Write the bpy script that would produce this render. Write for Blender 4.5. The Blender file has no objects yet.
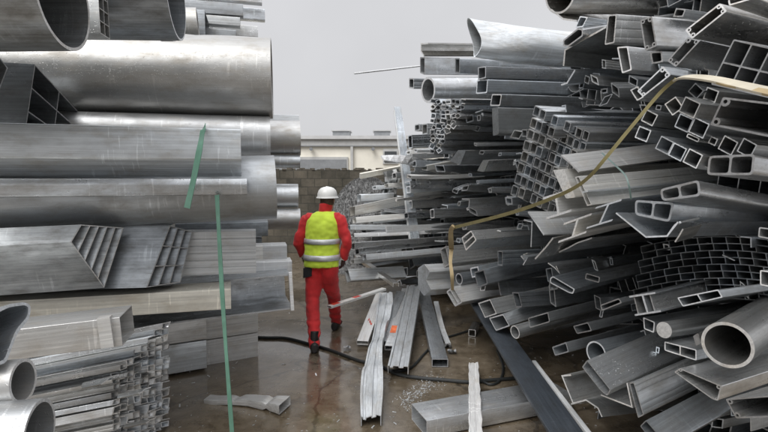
import bpy, math, random
from mathutils import Vector, Matrix, noise
from mathutils.geometry import tessellate_polygon
rnd = random.Random(7)
R = math.radians
sc = bpy.context.scene
col = sc.collection
# ------------------------------------------------------------------ camera
CAM = Vector((0, 0, 1.9)); F = 500.0; PITCH = math.atan(36 / 500)
cd = bpy.data.cameras.new('camera'); cam = bpy.data.objects.new('camera', cd); col.objects.link(cam)
cam.location = CAM; cam.rotation_euler = (R(90) - PITCH, 0, 0)
cd.sensor_width = 36; cd.lens = F / 768 * 36; cd.clip_start = .05; cd.clip_end = 2000
sc.camera = cam
FW = Vector((0, math.cos(PITCH), -math.sin(PITCH))); UP = Vector((0, math.sin(PITCH), math.cos(PITCH)))
ZU = Vector((0, 0, 1))

def ray(px, py): return Vector((1, 0, 0)) * ((px - 384) / F) + UP * ((216 - py) / F) + FW
def at(px, py, Y):
    d = ray(px, py); return CAM + d * (Y / d.y)
def gp(px, py, z=0.0):
    d = ray(px, py); return CAM + d * ((z - CAM.z) / d.z)
def Yr(px): return 2.13 / ((px - 384) / F + .211)

# ------------------------------------------------------------------ materials
def new_mat(name):
    m = bpy.data.materials.new(name); m.use_nodes = True
    nt = m.node_tree; return m, nt, nt.nodes['Principled BSDF']
def N(nt, t, **kw):
    n = nt.nodes.new(t)
    for k, v in kw.items():
        if k in n.inputs.keys(): n.inputs[k].default_value = v
        else: setattr(n, k, v)
    return n
def ramp(nt, stops):
    n = nt.nodes.new('ShaderNodeValToRGB'); e = n.color_ramp.elements
    e[0].position, e[0].color = stops[0][0], stops[0][1]
    e[1].position, e[1].color = stops[-1][0], stops[-1][1]
    for p, c in stops[1:-1]:
        x = e.new(p); x.color = c
    return n
def g4(v): return (v, v, v, 1) if not isinstance(v, tuple) else (*v, 1)

def alu(name, base, rough, dirt=.35, metal=1.0, tint=(1, 1, 1), streak=.25, wet=.5, line=.10):
    m, nt, b = new_mat(name); L = nt.links.new
    tc = N(nt, 'ShaderNodeTexCoord'); oi = N(nt, 'ShaderNodeObjectInfo')
    off = N(nt, 'ShaderNodeVectorMath', operation='SCALE'); off.inputs[0].default_value = (37, 11, 23); L(oi.outputs['Random'], off.inputs['Scale'])
    add = N(nt, 'ShaderNodeVectorMath', operation='ADD'); L(tc.outputs['Object'], add.inputs[0]); L(off.outputs[0], add.inputs[1])
    mp = N(nt, 'ShaderNodeMapping'); mp.inputs['Scale'].default_value = (1.1, 70, 70); L(add.outputs[0], mp.inputs['Vector'])
    st = N(nt, 'ShaderNodeTexNoise', Scale=1.0, Detail=4.0, Roughness=.6); L(mp.outputs[0], st.inputs['Vector'])
    mp2 = N(nt, 'ShaderNodeMapping'); mp2.inputs['Scale'].default_value = (4.5, 10, 10); L(add.outputs[0], mp2.inputs['Vector'])
    bl = N(nt, 'ShaderNodeTexNoise', Scale=1.0, Detail=6.0, Roughness=.65); L(mp2.outputs[0], bl.inputs['Vector'])
    fine = N(nt, 'ShaderNodeTexNoise', Scale=55.0, Detail=3.0); L(add.outputs[0], fine.inputs['Vector'])
    # value: base * random per object * streak * dirt
    mr = N(nt, 'ShaderNodeMapRange'); mr.inputs['To Min'].default_value = .72; mr.inputs['To Max'].default_value = 1.18; L(oi.outputs['Random'], mr.inputs['Value'])
    ms = N(nt, 'ShaderNodeMapRange'); ms.inputs['From Min'].default_value = .3; ms.inputs['From Max'].default_value = .7
    ms.inputs['To Min'].default_value = 1 - streak; ms.inputs['To Max'].default_value = 1 + streak * .5; L(st.outputs['Fac'], ms.inputs['Value'])
    mu = N(nt, 'ShaderNodeMath', operation='MULTIPLY'); L(mr.outputs[0], mu.inputs[0]); L(ms.outputs[0], mu.inputs[1])
    rd = ramp(nt, [(.33, g4(tuple((1 - dirt) * k for k in (1, .96, .91)))), (.5, g4(1 - dirt * .35)), (.64, g4(1.0))]); L(bl.outputs['Fac'], rd.inputs[0])
    fr = N(nt, 'ShaderNodeMath', operation='MULTIPLY'); fr.inputs[1].default_value = 17.3; L(oi.outputs['Random'], fr.inputs[0])
    f2 = N(nt, 'ShaderNodeMath', operation='FRACT'); L(fr.outputs[0], f2.inputs[0])
    tn = ramp(nt, [(0, (.95, 1.0, 1.05, 1)), (.6, (1, 1, 1, 1)), (1, (1.01, 1.0, .97, 1))]); L(f2.outputs[0], tn.inputs[0])
    cc = N(nt, 'ShaderNodeVectorMath', operation='MULTIPLY'); cc.inputs[0].default_value = tuple(base * t for t in tint); L(rd.outputs[0], cc.inputs[1])
    c2 = N(nt, 'ShaderNodeVectorMath', operation='MULTIPLY'); L(cc.outputs[0], c2.inputs[0]); L(tn.outputs[0], c2.inputs[1])
    c = N(nt, 'ShaderNodeVectorMath', operation='SCALE'); L(c2.outputs[0], c.inputs[0]); L(mu.outputs[0], c.inputs['Scale'])
    # handling scuffs across the length and thin bright scratches
    mp3 = N(nt, 'ShaderNodeMapping'); mp3.inputs['Scale'].default_value = (46, 5, 5); mp3.inputs['Rotation'].default_value = (0, .12, .2); L(add.outputs[0], mp3.inputs['Vector'])
    sn = N(nt, 'ShaderNodeTexNoise', Scale=1.0, Detail=3.0); L(mp3.outputs[0], sn.inputs['Vector']); sr = ramp(nt, [(.60, g4(0.0)), (.66, g4(1.0))]); L(sn.outputs['Fac'], sr.inputs[0])
    lowm = N(nt, 'ShaderNodeTexNoise', Scale=2.6, Detail=2.0); L(add.outputs[0], lowm.inputs['Vector']); lr = ramp(nt, [(.52, g4(0.0)), (.62, g4(1.0))]); L(lowm.outputs['Fac'], lr.inputs[0])
    mp4 = N(nt, 'ShaderNodeMapping'); mp4.inputs['Scale'].default_value = (2.4, 260, 260); mp4.inputs['Rotation'].default_value = (0, .01, .015); L(add.outputs[0], mp4.inputs['Vector'])
    ln = N(nt, 'ShaderNodeTexNoise', Scale=1.0, Detail=1.0); L(mp4.outputs[0], ln.inputs['Vector']); lr2 = ramp(nt, [(.68, g4(0.0)), (.72, g4(.8))]); L(ln.outputs['Fac'], lr2.inputs[0])
    sm = N(nt, 'ShaderNodeMath', operation='MULTIPLY'); L(sr.outputs[0], sm.inputs[0]); L(lr.outputs[0], sm.inputs[1])
    sa = N(nt, 'ShaderNodeMath', operation='MAXIMUM'); L(sm.outputs[0], sa.inputs[0]); L(lr2.outputs[0], sa.inputs[1])
    sk = N(nt, 'ShaderNodeMath', operation='MULTIPLY_ADD'); L(sa.outputs[0], sk.inputs[0]); sk.inputs[1].default_value = .3; sk.inputs[2].default_value = 1.0
    c3 = N(nt, 'ShaderNodeVectorMath', operation='SCALE'); L(c.outputs[0], c3.inputs[0]); L(sk.outputs[0], c3.inputs['Scale'])
    L(c3.outputs[0], b.inputs['Base Color'])
    # roughness
    r2 = N(nt, 'ShaderNodeMapRange'); r2.inputs['From Min'].default_value = .3; r2.inputs['From Max'].default_value = .7
    r2.inputs['To Min'].default_value = rough + .14; r2.inputs['To Max'].default_value = max(.08, rough - .10); L(bl.outputs['Fac'], r2.inputs['Value'])
    L(r2.outputs[0], b.inputs['Roughness'])
    b.inputs['Metallic'].default_value = metal
    # bump: drawing lines + faint dents + rain drops
    bu = N(nt, 'ShaderNodeBump', Strength=line, Distance=.004); L(st.outputs['Fac'], bu.inputs['Height'])
    dn = N(nt, 'ShaderNodeTexNoise', Scale=3.2, Detail=2.0); L(add.outputs[0], dn.inputs['Vector'])
    bu2 = N(nt, 'ShaderNodeBump', Strength=.35, Distance=.03); L(dn.outputs['Fac'], bu2.inputs['Height']); L(bu.outputs[0], bu2.inputs['Normal'])
    last = bu2
    if wet:
        vo = N(nt, 'ShaderNodeTexVoronoi', Scale=95.0); L(add.outputs[0], vo.inputs['Vector'])
        dr = ramp(nt, [(.12, g4(1.0)), (.3, g4(0.0))]); L(vo.outputs['Distance'], dr.inputs[0])
        mk = ramp(nt, [(.5, g4(0.0)), (.62, g4(1.0))]); L(fine.outputs['Fac'], mk.inputs[0])
        md = N(nt, 'ShaderNodeMath', operation='MULTIPLY'); L(dr.outputs[0], md.inputs[0]); L(mk.outputs[0], md.inputs[1])
        bu3 = N(nt, 'ShaderNodeBump', Strength=wet, Distance=.004); L(md.outputs[0], bu3.inputs['Height']); L(last.outputs[0], bu3.inputs['Normal'])
        last = bu3
    L(last.outputs[0], b.inputs['Normal'])
    return m

M = {
 'tube':   alu('smooth_wet_tube', .56, .46, dirt=.15, metal=.9, streak=.06, tint=(1, 1, .99), wet=.5, line=.03),
 'tubed':  alu('smooth_dull_tube', .50, .42, dirt=.18, metal=.8, streak=.06, tint=(1, 1, .99), wet=.4, line=.03),
 'bright': alu('bright_aluminium', .80, .30, dirt=.25, tint=(1, .99, .97), wet=.6),
 'pale':   alu('pale_mill_aluminium', .78, .40, dirt=.2, metal=.58, tint=(1, 1, .985), wet=.3),
 'mid':    alu('mill_aluminium', .74, .31, dirt=.3, streak=.18, metal=.86, tint=(.985, 1, 1.01)),
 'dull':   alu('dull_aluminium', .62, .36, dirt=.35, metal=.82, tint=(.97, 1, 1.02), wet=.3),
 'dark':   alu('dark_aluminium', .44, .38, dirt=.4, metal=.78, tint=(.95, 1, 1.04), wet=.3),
 'white':  alu('white_coated_profile', .80, .40, dirt=.15, metal=.15, tint=(1, 1, .99), wet=.2),
 'cream':  alu('cream_coated_profile', .78, .42, dirt=.22, metal=.35, tint=(1, .97, .88), wet=.2),
 'slate':  alu('slate_painted_profile', .075, .38, dirt=.3, metal=.2, tint=(.85, 1.0, 1.2), wet=.4),
 'edge':   alu('sawn_aluminium_edge', .85, .5, dirt=.15, metal=.6, wet=0),
 'edged':  alu('tarnished_sawn_edge', .48, .5, dirt=.35, metal=.7, wet=0),
}
def flat(name, c, rough=.6, var=.2, scale=30, bump=.2, metal=0, spec=.5):
    m, nt, b = new_mat(name); L = nt.links.new
    tc = N(nt, 'ShaderNodeTexCoord'); n = N(nt, 'ShaderNodeTexNoise', Scale=scale, Detail=5.0); L(tc.outputs['Object'], n.inputs['Vector'])
    r = ramp(nt, [(.3, g4(tuple(x * (1 - var) for x in c))), (.7, g4(tuple(min(1, x * (1 + var)) for x in c)))]); L(n.outputs['Fac'], r.inputs[0])
    L(r.outputs[0], b.inputs['Base Color']); b.inputs['Roughness'].default_value = rough; b.inputs['Metallic'].default_value = metal
    b.inputs['Specular IOR Level'].default_value = spec
    bu = N(nt, 'ShaderNodeBump', Strength=bump, Distance=.01); L(n.outputs['Fac'], bu.inputs['Height']); L(bu.outputs[0], b.inputs['Normal'])
    return m

# ------------------------------------------------------------------ mesh helpers
def mesh_obj(name, verts, faces, mats, mi=None, smooth=None, parent=None, mw=None, angle=35):
    me = bpy.data.meshes.new(name); me.from_pydata([tuple(v) for v in verts], [], faces)
    for m in (mats if isinstance(mats, (list, tuple)) else [mats]): me.materials.append(m)
    if mi: me.polygons.foreach_set('material_index', mi)
    if smooth:
        me.polygons.foreach_set('use_smooth', [True] * len(faces)); me.set_sharp_from_angle(angle=R(angle))
    me.update()
    o = bpy.data.objects.new(name, me); col.objects.link(o)
    if parent: o.parent = parent
    if mw is not None: o.matrix_world = mw
    return o
def tag(o, label=None, cat=None, group=None, kind=None):
    if label: o['label'] = label
    if cat: o['category'] = cat
    if group: o['group'] = group
    if kind: o['kind'] = kind
    return o
def empty(name, loc, label, cat, rz=0, group=None):
    o = bpy.data.objects.new(name, None); col.objects.link(o); o.location = loc; o.rotation_euler = (0, 0, rz)
    o.empty_display_size = .1
    return tag(o, label, cat, group)

def area(p): return .5 * sum(p[i][0] * p[(i + 1) % len(p)][1] - p[(i + 1) % len(p)][0] * p[i][1] for i in range(len(p)))
def ccw(p): return list(p) if area(p) > 0 else list(reversed(p))
def inset(p, t):
    p = ccw(p); n = len(p); out = []
    for i in range(n):
        a, b, c = Vector(p[i - 1]), Vector(p[i]), Vector(p[(i + 1) % n])
        d1 = (b - a).normalized(); d2 = (c - b).normalized()
        n1 = Vector((-d1.y, d1.x)); n2 = Vector((-d2.y, d2.x)); k = 1 + n1.dot(n2)
        o = (n1 + n2) * (t / max(k, .35)); out.append(tuple(b + o))
    return out
def rounded(p, r, seg=3):
    n = len(p); out = []
    for i in range(n):
        a, b, c = Vector(p[i - 1]), Vector(p[i]), Vector(p[(i + 1) % n])
        l = min((a - b).length, (c - b).length) * .45; rr = min(r, l)
        s = b + (a - b).normalized() * rr; e = b + (c - b).normalized() * rr
        for k in range(seg + 1):
            q = k / seg; out.append(tuple(s * (1 - q) ** 2 + b * 2 * q * (1 - q) + e * q * q))
    return out
def circle(c, r, n=28): return [(c[0] + r * math.cos(2 * math.pi * i / n), c[1] + r * math.sin(2 * math.pi * i / n)) for i in range(n)]
def strip(pl, t):
    """outline of an open polyline of wall thickness t"""
    pl = [Vector(p) for p in pl]; L_, R_ = [], []
    for i, b in enumerate(pl):
        d1 = (b - pl[i - 1]).normalized() if i else (pl[1] - b).normalized()
        d2 = (pl[i + 1] - b).normalized() if i < len(pl) - 1 else d1
        n1 = Vector((-d1.y, d1.x)); n2 = Vector((-d2.y, d2.x)); o = (n1 + n2) * (t / 2 / max(1 + n1.dot(n2), .4))
        L_.append(tuple(b + o)); R_.append(tuple(b - o))
    return L_ + R_[::-1]
def lerp2(q, u, v):
    a, b, c, d = [Vector(x) for x in q]
    return (a * (1 - u) + b * u) * (1 - v) + (d * (1 - u) + c * u) * v
def cells(q, n, m, t):
    hs = []
    for i in range(n):
        for j in range(m):
            c = [lerp2(q, i / n, j / m), lerp2(q, (i + 1) / n, j / m), lerp2(q, (i + 1) / n, (j + 1) / m), lerp2(q, i / n, (j + 1) / m)]
            hs.append(inset([tuple(x) for x in c], t / 2))
    return inset(q, -t / 2), hs
def bossed(h, r):
    """hole outline with a solid screw boss in each corner, plus the little screw holes"""
    n = len(h); out = []; small = []
    for i in range(n):
        a, b, c = Vector(h[i - 1]), Vector(h[i]), Vector(h[(i + 1) % n])
        rr = min(r, (a - b).length * .3, (c - b).length * .3)
        s = (a - b).normalized(); e = (c - b).normalized(); ctr = b + (s + e) * rr * .35
        for k in range(6):
            q = k / 5; v = (s * (1 - q) + e * q).normalized(); out.append(tuple(b + v * rr * (1 + .35 * math.sin(math.pi * q))))
        small.append(circle(tuple(b + (s + e) * rr * .38), rr * .36, 8))
    return out, small

def extrude(name, outer, holes, L, mats, mw, x0=None, ys=1, seg=1, warp=None, smooth=True, far=True):
    """prism along local +X; section points (u, v) -> (x, ys*u, v); x0(u,v): offset of the cut end"""
    loops = [ccw(outer)] + [ccw(h)[::-1] for h in holes]
    st = [i / seg for i in range(seg + 1)]
    verts, faces, mi, base = [], [], [], []
    for s in st:
        base.append(len(verts))
        for lp in loops:
            for (u, v) in lp:
                x = s * L + (1 - s) * (x0(u, v) if x0 else 0)
                p = (x, ys * u, v)
                if warp: p = warp(s, x, ys * u, v)
                verts.append(p)
    tot = sum(len(l) for l in loops)
    fl = ys < 0
    for k in range(seg):
        b0, b1 = base[k], base[k + 1]; o = 0
        for lp in loops:
            n = len(lp)
            for i in range(n):
                j = (i + 1) % n; f = (b0 + o + i, b1 + o + i, b1 + o + j, b0 + o + j)
                faces.append(f[::-1] if not fl else f); mi.append(0)
            o += n
    tri = tessellate_polygon([[Vector((u, v, 0)) for u, v in lp] for lp in loops])
    flat_ = [p for lp in loops for p in lp]
    for t in tri:
        a = area([flat_[i] for i in t])
        if abs(a) < 1e-12: continue
        t = t if a > 0 else t[::-1]           # counter-clockwise in (u,v)
        near = t[::-1] if not fl else t
        faces.append(tuple(base[0] + i for i in near)); mi.append(1)
        if far: faces.append(tuple(base[-1] + i for i in near[::-1])); mi.append(1)
    return mesh_obj(name, verts, faces, mats, mi, smooth, mw=mw)

def axis_dir(P, q, yaw, side):
    h = Vector((math.cos(yaw), math.sin(yaw), 0))
    if q is None: return h * side
    d = ray(*q); w = P - CAM
    det = d.x * (-h.y) + h.x * d.y
    t = (w.x * (-h.y) + h.x * w.y) / det; s = (d.x * w.y - d.y * w.x) / det
    Q = CAM + d * t; v = Q - P
    v = v.normalized()
    return v if v.dot(h) * side > 0 else -v
class Frame:
    def __init__(s, P, q, yaw, side, cut=None):
        s.P = P; s.X = axis_dir(P, q, R(yaw), side); s.side = side
        s.r = Vector((-s.X.y, s.X.x, 0)).normalized() * side      # horizontal, away from the camera
        s.up = s.X.cross(s.r * side).normalized()
        s.Nn = s.X if cut is None else Vector((math.cos(R(cut)), math.sin(R(cut)), 0)) * side
        m = Matrix.Identity(4); y = s.r * side
        for i in range(3): m[i][0], m[i][1], m[i][2], m[i][3] = s.X[i], y[i], s.up[i], P[i]
        s.mw = m
        nr, nu, nx = s.Nn.dot(s.r), s.Nn.dot(s.up), s.Nn.dot(s.X)
        s.x0 = (lambda u, v: -(nr * u + nu * v) / nx) if cut is not None else None
    def uv(s, px, py):
        d = ray(px, py); t = (s.P - CAM).dot(s.Nn) / d.dot(s.Nn); p = CAM + d * t - s.P
        return (p.dot(s.r), p.dot(s.up))
COUNT = {}
def cat_of(name):
    for k, c in (('tube', 'tube'), ('pipe', 'tube'), ('bar', 'bar'), ('plate', 'plate'), ('strip', 'strip'), ('beam', 'beam'), ('plank', 'plank')):
        if k in name: return c
    return 'profile'
def sag(a, k=0.0, j=0.0, seed=0):
    def f(s, x, y, z):
        return (x, y + k * math.sin(s * 3.1), z - a * math.sin(min(1, s * 1.0) * math.pi) + j * noise.noise((x * 4 + seed, y * 9, z * 9)))
    return f

def notched(p, k):
    """fine drawing grooves along the two long sides of a four-sided section"""
    if len(p) != 4: return p
    p = ccw(p); e = [(Vector(p[(i + 1) % 4]) - Vector(p[i])).length for i in range(4)]; lng = {0, 2} if e[0] + e[2] > e[1] + e[3] else {1, 3}
    fs = rnd.choice(((.5,), (.3, .7), (.18, .82), (.2, .5, .8), (.12, .3, .7, .88))); dp, hw = .55 * k, .45 * k; out = []
    for i in range(4):
        a, b = Vector(p[i]), Vector(p[(i + 1) % 4]); out.append(tuple(a))
        if i not in lng or e[i] < 7 * k: continue
        d = (b - a).normalized(); n = Vector((-d.y, d.x))
        for f in fs:
            c = a.lerp(b, f); out += [tuple(c - d * hw), tuple(c - d * hw * .4 + n * dp), tuple(c + d * hw * .4 + n * dp), tuple(c + d * hw)]
    return out
# a profile whose cut end is the pixel polygon seen there, at its own distance
def PP(name, label, poly, q, d=1.0, t=1.6, mat='mid', n=0, m=1, r=.12, boss=0, yaw=28, L=4.0, Y=None, side=1, cut=None, group=None, warp=None, seg=1, edge='edge', x0=None, lip=0):
    cx = sum(p[0] for p in poly) / len(poly); cy = sum(p[1] for p in poly) / len(poly)
    Y = Y or Yr(cx) * d; P = at(cx, cy, Y); fr = Frame(P, q, yaw, side, cut)
    pl = [fr.uv(*p) for p in poly]; k = Y / F
    holes = []
    if not warp and L > 1.5 and t >= .9: warp = sag(rnd.gauss(0, .012), rnd.gauss(0, .012)); seg = 8
    if edge == 'edge' and rnd.random() < .45: edge = 'edged'
    if n:
        outer, holes = cells(pl, n, m, t * k)
        if r: holes = [rounded(h, r * 8 * k, 2) for h in holes]; outer = rounded(ccw(outer), r * 14 * k, 3)
    else:
        pl = ccw(pl); outer = rounded(notched(pl, k) if t and not boss and rnd.random() < .7 else pl, max(r * 12, .8) * k, 3) if r else pl
        if t:
            h = inset(pl, t * k)
            if boss: h, sm = bossed(h, boss * k); holes = [h] + sm
            else: holes = [rounded(h, max(r * 9, .6) * k, 2)]
    o = extrude(name, outer, holes, L, [M[mat], M[edge]], fr.mw, fr.x0, side, seg, warp)
    return tag(o, label, cat_of(name), group)
# thin open sections (angles, channels, plates): pixel polyline and wall thickness
def PS(name, label, pl, q, t=1.6, d=1.0, mat='mid', yaw=28, L=4.0, Y=None, side=1, cut=None, group=None, warp=None, seg=1, edge='edge'):
    cx = sum(p[0] for p in pl) / len(pl); cy = sum(p[1] for p in pl) / len(pl)
    Y = Y or Yr(cx) * d; P = at(cx, cy, Y); fr = Frame(P, q, yaw, side, cut)
    o = extrude(name, strip([fr.uv(*p) for p in pl], t * Y / F), [], L, [M[mat], M[edge]], fr.mw, fr.x0, side, seg, warp, smooth=False)
    return tag(o, label, cat_of(name), group)
# H section: centre, half flange vector, half web vector (pixels)
def PH(name, label, c, e, w, q, t=2.0, d=1.0, mat='mid', yaw=28, L=4.0, Y=None, edge='edge', over=0):
    Y = Y or Yr(c[0]) * d; P = at(c[0], c[1], Y); fr = Frame(P, q, yaw, 1)
    C, E, W = Vector(c), Vector(e), Vector(w); en, wn = E.normalized() * t / 2, W.normalized() * t
    pts = [C - E - W, C + E - W, C + E - W + wn, C + en - W + wn, C + en + W - wn, C + E + W - wn, C + E + W, C - E + W, C - E + W - wn, C - en + W - wn, C - en - W + wn, C - E - W + wn]
    o = extrude(name, [fr.uv(*p) for p in pts], [], L, [M[mat], M[edge]], fr.mw, None, 1, smooth=False)
    return tag(o, label, cat_of(name))
# round tubes and bars
def PC(name, label, cx, cy, rp, q, t=2.0, d=1.0, mat='mid', yaw=28, L=4.0, Y=None, side=1, group=None, seg=1, warp=None, nn=40, edge='edge', cut=None):
    Y = Y or Yr(cx) * d; P = at(cx, cy, Y); fr = Frame(P, q, yaw, side, cut); k = Y / F
    o = extrude(name, circle((0, 0), rp * k, nn), [circle((0, 0), (rp - t) * k, nn)] if t else [], L, [M[mat], M[edge]], fr.mw, fr.x0, side, seg, warp)
    return tag(o, label, cat_of(name), group)
# left pile: section given as (metres away from the camera, pixel row at the end)
def LB(name, label, px, Y, sec, q=None, t=0.0, mat='mid', yaw=16, L=2.6, group=None, edge='edge', r=.006, n=0, m=1, warp=None, seg=1, cut=None, out=None):
    ym = sum(p[1] for p in sec) / len(sec); P = at(px, ym, Y); fr = Frame(P, q, yaw, -1, cut)
    pl = [(u, at(px, py, Y).z - P.z) for u, py in sec]
    holes = []
    if n: outer, holes = cells(pl, n, m, t)
    else:
        pl = ccw(pl); outer = rounded(pl, r, 3) if r else pl
        if t: holes = [inset(pl, t)]
    if out: outer, holes = strip([(u, at(px, py, Y).z - P.z) for u, py in sec], out), []
    o = extrude(name, outer, holes, L, [M[mat], M[edge]], fr.mw, fr.x0, -1, seg, warp)
    return tag(o, label, cat_of(name), group)
# something lying on the ground or on others: both ends by pixel and height
def GB(name, label, p0, z0, p1, z1, w, h, t=.003, mat='mid', roll=0, ext=0, kind='tube', seg=1, warp=None, edge='edge', r=.004, mats=None):
    A, B = gp(*p0, z0), gp(*p1, z1); X = (B - A).normalized(); Ln = (B - A).length + ext
    y = ZU.cross(X).normalized(); z = X.cross(y)
    c, s = math.cos(R(roll)), math.sin(R(roll)); y, z = y * c + z * s, z * c - y * s
    mw = Matrix.Identity(4)
    for i in range(3): mw[i][0], mw[i][1], mw[i][2], mw[i][3] = X[i], y[i], z[i], A[i]
    a, b = w / 2, h / 2; holes = []
    if kind == 'tube':
        pl = [(-a, -b), (a, -b), (a, b), (-a, b)]; outer = rounded(pl, r, 3); holes = [inset(pl, t)]
    elif kind == 'twin':
        outer, holes = cells([(-a, -b), (a, -b), (a, b), (-a, b)], 2, 1, t)
    elif kind == 'flat': outer = rounded([(-a, -b), (a, -b), (a, b), (-a, b)], r, 2)
    elif kind == 'chan': outer = strip([(-a, -b), (-a, b), (a, b), (a, -b)], t)
    elif kind == 'groove':
        outer = strip([(-a, -b), (-a, b), (-a * .55, b), (-a * .5, b * .6), (-a * .1, b * .6), (-a * .05, b), (a * .5, b), (a * .55, b * .6), (a * .8, b * .6), (a * .85, b), (a, b), (a, -b)], t)
    o = extrude(name, outer, holes, Ln, mats or [M[mat], M[edge]], mw, None, 1, seg, warp)
    return tag(o, label, cat_of(name))

def sweep(path, sec, closed=True):
    """loft a 2-D section (list of (a,b)) along a 3-D path; returns verts, faces"""
    V, Fc = [], []; n = len(sec); prev = None
    for i, p in enumerate(path):
        d = (path[min(i + 1, len(path) - 1)] - path[max(i - 1, 0)]).normalized()
        if prev is None:
            a = d.cross(ZU) if abs(d.z) < .95 else d.cross(Vector((0, 1, 0)))
        else: a = prev - d * prev.dot(d)
        a.normalize(); prev = a; b = d.cross(a)
        for (u, v) in sec: V.append(p + a * u + b * v)
    for i in range(len(path) - 1):
        for k in range(n):
            j = (k + 1) % n; Fc.append((i * n + k, i * n + j, (i + 1) * n + j, (i + 1) * n + k))
    Fc.append(tuple(range(n))[::-1]); Fc.append(tuple((len(path) - 1) * n + k for k in range(n)))
    return V, Fc
def smooth_path(pts, k=6):
    out = []
    for i in range(len(pts) - 1):
        p0, p1, p2, p3 = pts[max(i - 1, 0)], pts[i], pts[i + 1], pts[min(i + 2, len(pts) - 1)]
        for j in range(k):
            t = j / k
            out.append(.5 * ((2 * p1) + (p2 - p0) * t + (2 * p0 - 5 * p1 + 4 * p2 - p3) * t * t + (3 * p1 - p0 - 3 * p2 + p3) * t ** 3))
    out.append(pts[-1]); return out
def boxmesh(c, s, V, Fc):
    b = len(V); x, y, z = s[0] / 2, s[1] / 2, s[2] / 2
    for dx in (-x, x):
        for dy in (-y, y):
            for dz in (-z, z): V.append(Vector((c[0] + dx, c[1] + dy, c[2] + dz)))
    for f in ((0, 1, 3, 2), (4, 6, 7, 5), (0, 4, 5, 1), (2, 3, 7, 6), (0, 2, 6, 4), (1, 5, 7, 3)): Fc.append(tuple(b + i for i in f))
def box(name, c, s, mat, parent=None):
    V, Fc = [], []; boxmesh(c, s, V, Fc); return mesh_obj(name, V, Fc, mat, parent=parent)

# ================================================================== world, light
w = bpy.data.worlds.new('World'); sc.world = w; w.use_nodes = True
nt = w.node_tree; Lk = nt.links.new; bg = nt.nodes['Background']
sky = N(nt, 'ShaderNodeTexSky'); sky.sky_type = 'NISHITA'; sky.sun_disc = False
SUN_EL, SUN_AZ = 48, -148
sky.sun_elevation = R(SUN_EL); sky.sun_rotation = R(SUN_AZ); sky.air_density = 1.5; sky.dust_density = 4
hs = N(nt, 'ShaderNodeHueSaturation', Saturation=.12); Lk(sky.outputs[0], hs.inputs['Color'])
tc = N(nt, 'ShaderNodeTexCoord'); sx = N(nt, 'ShaderNodeSeparateXYZ'); Lk(tc.outputs['Generated'], sx.inputs[0])
gr = N(nt, 'ShaderNodeMapRange'); gr.inputs['From Min'].default_value = 0.4; gr.inputs['From Max'].default_value = 1.0
gr.inputs['To Min'].default_value = 4.55; gr.inputs['To Max'].default_value = 12.0; Lk(sx.outputs['Z'], gr.inputs['Value'])
cn = N(nt, 'ShaderNodeTexNoise', Scale=2.2, Detail=4.0, Roughness=.55); Lk(tc.outputs['Generated'], cn.inputs['Vector'])
cm = N(nt, 'ShaderNodeMapRange'); cm.inputs['To Min'].default_value = .86; cm.inputs['To Max'].default_value = 1.14; Lk(cn.outputs['Fac'], cm.inputs['Value'])
mm = N(nt, 'ShaderNodeMath', operation='MULTIPLY'); Lk(gr.outputs[0], mm.inputs[0]); Lk(cm.outputs[0], mm.inputs[1])
sv = N(nt, 'ShaderNodeVectorMath', operation='SCALE'); sv.inputs[0].default_value = (.985, .99, 1.025); Lk(mm.outputs[0], sv.inputs['Scale'])
mx = N(nt, 'ShaderNodeMix', data_type='RGBA'); mx.inputs[0].default_value = .88
Lk(hs.outputs[0], mx.inputs[6]); Lk(sv.outputs[0], mx.inputs[7]); Lk(mx.outputs[2], bg.inputs['Color'])
bg.inputs['Strength'].default_value = .10
sl = bpy.data.lights.new('sun', 'SUN'); so = bpy.data.objects.new('sun', sl); col.objects.link(so)
sl.energy = 1.5; sl.angle = R(40); sl.color = (1, .985, .965)
az = R(SUN_AZ); sd = Vector((math.sin(az) * math.cos(R(SUN_EL)), math.cos(az) * math.cos(R(SUN_EL)), math.sin(R(SUN_EL))))
so.rotation_euler = sd.to_track_quat('Z', 'Y').to_euler()
sc.view_settings.view_transform = 'Standard'; sc.view_settings.look = 'None'; sc.view_settings.exposure = .62; sc.view_settings.gamma = 1
sc.cycles.max_bounces = 8; sc.cycles.diffuse_bounces = 4; sc.cycles.glossy_bounces = 5
sc.cycles.use_denoising = True; sc.cycles.sample_clamp_indirect = 6

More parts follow.
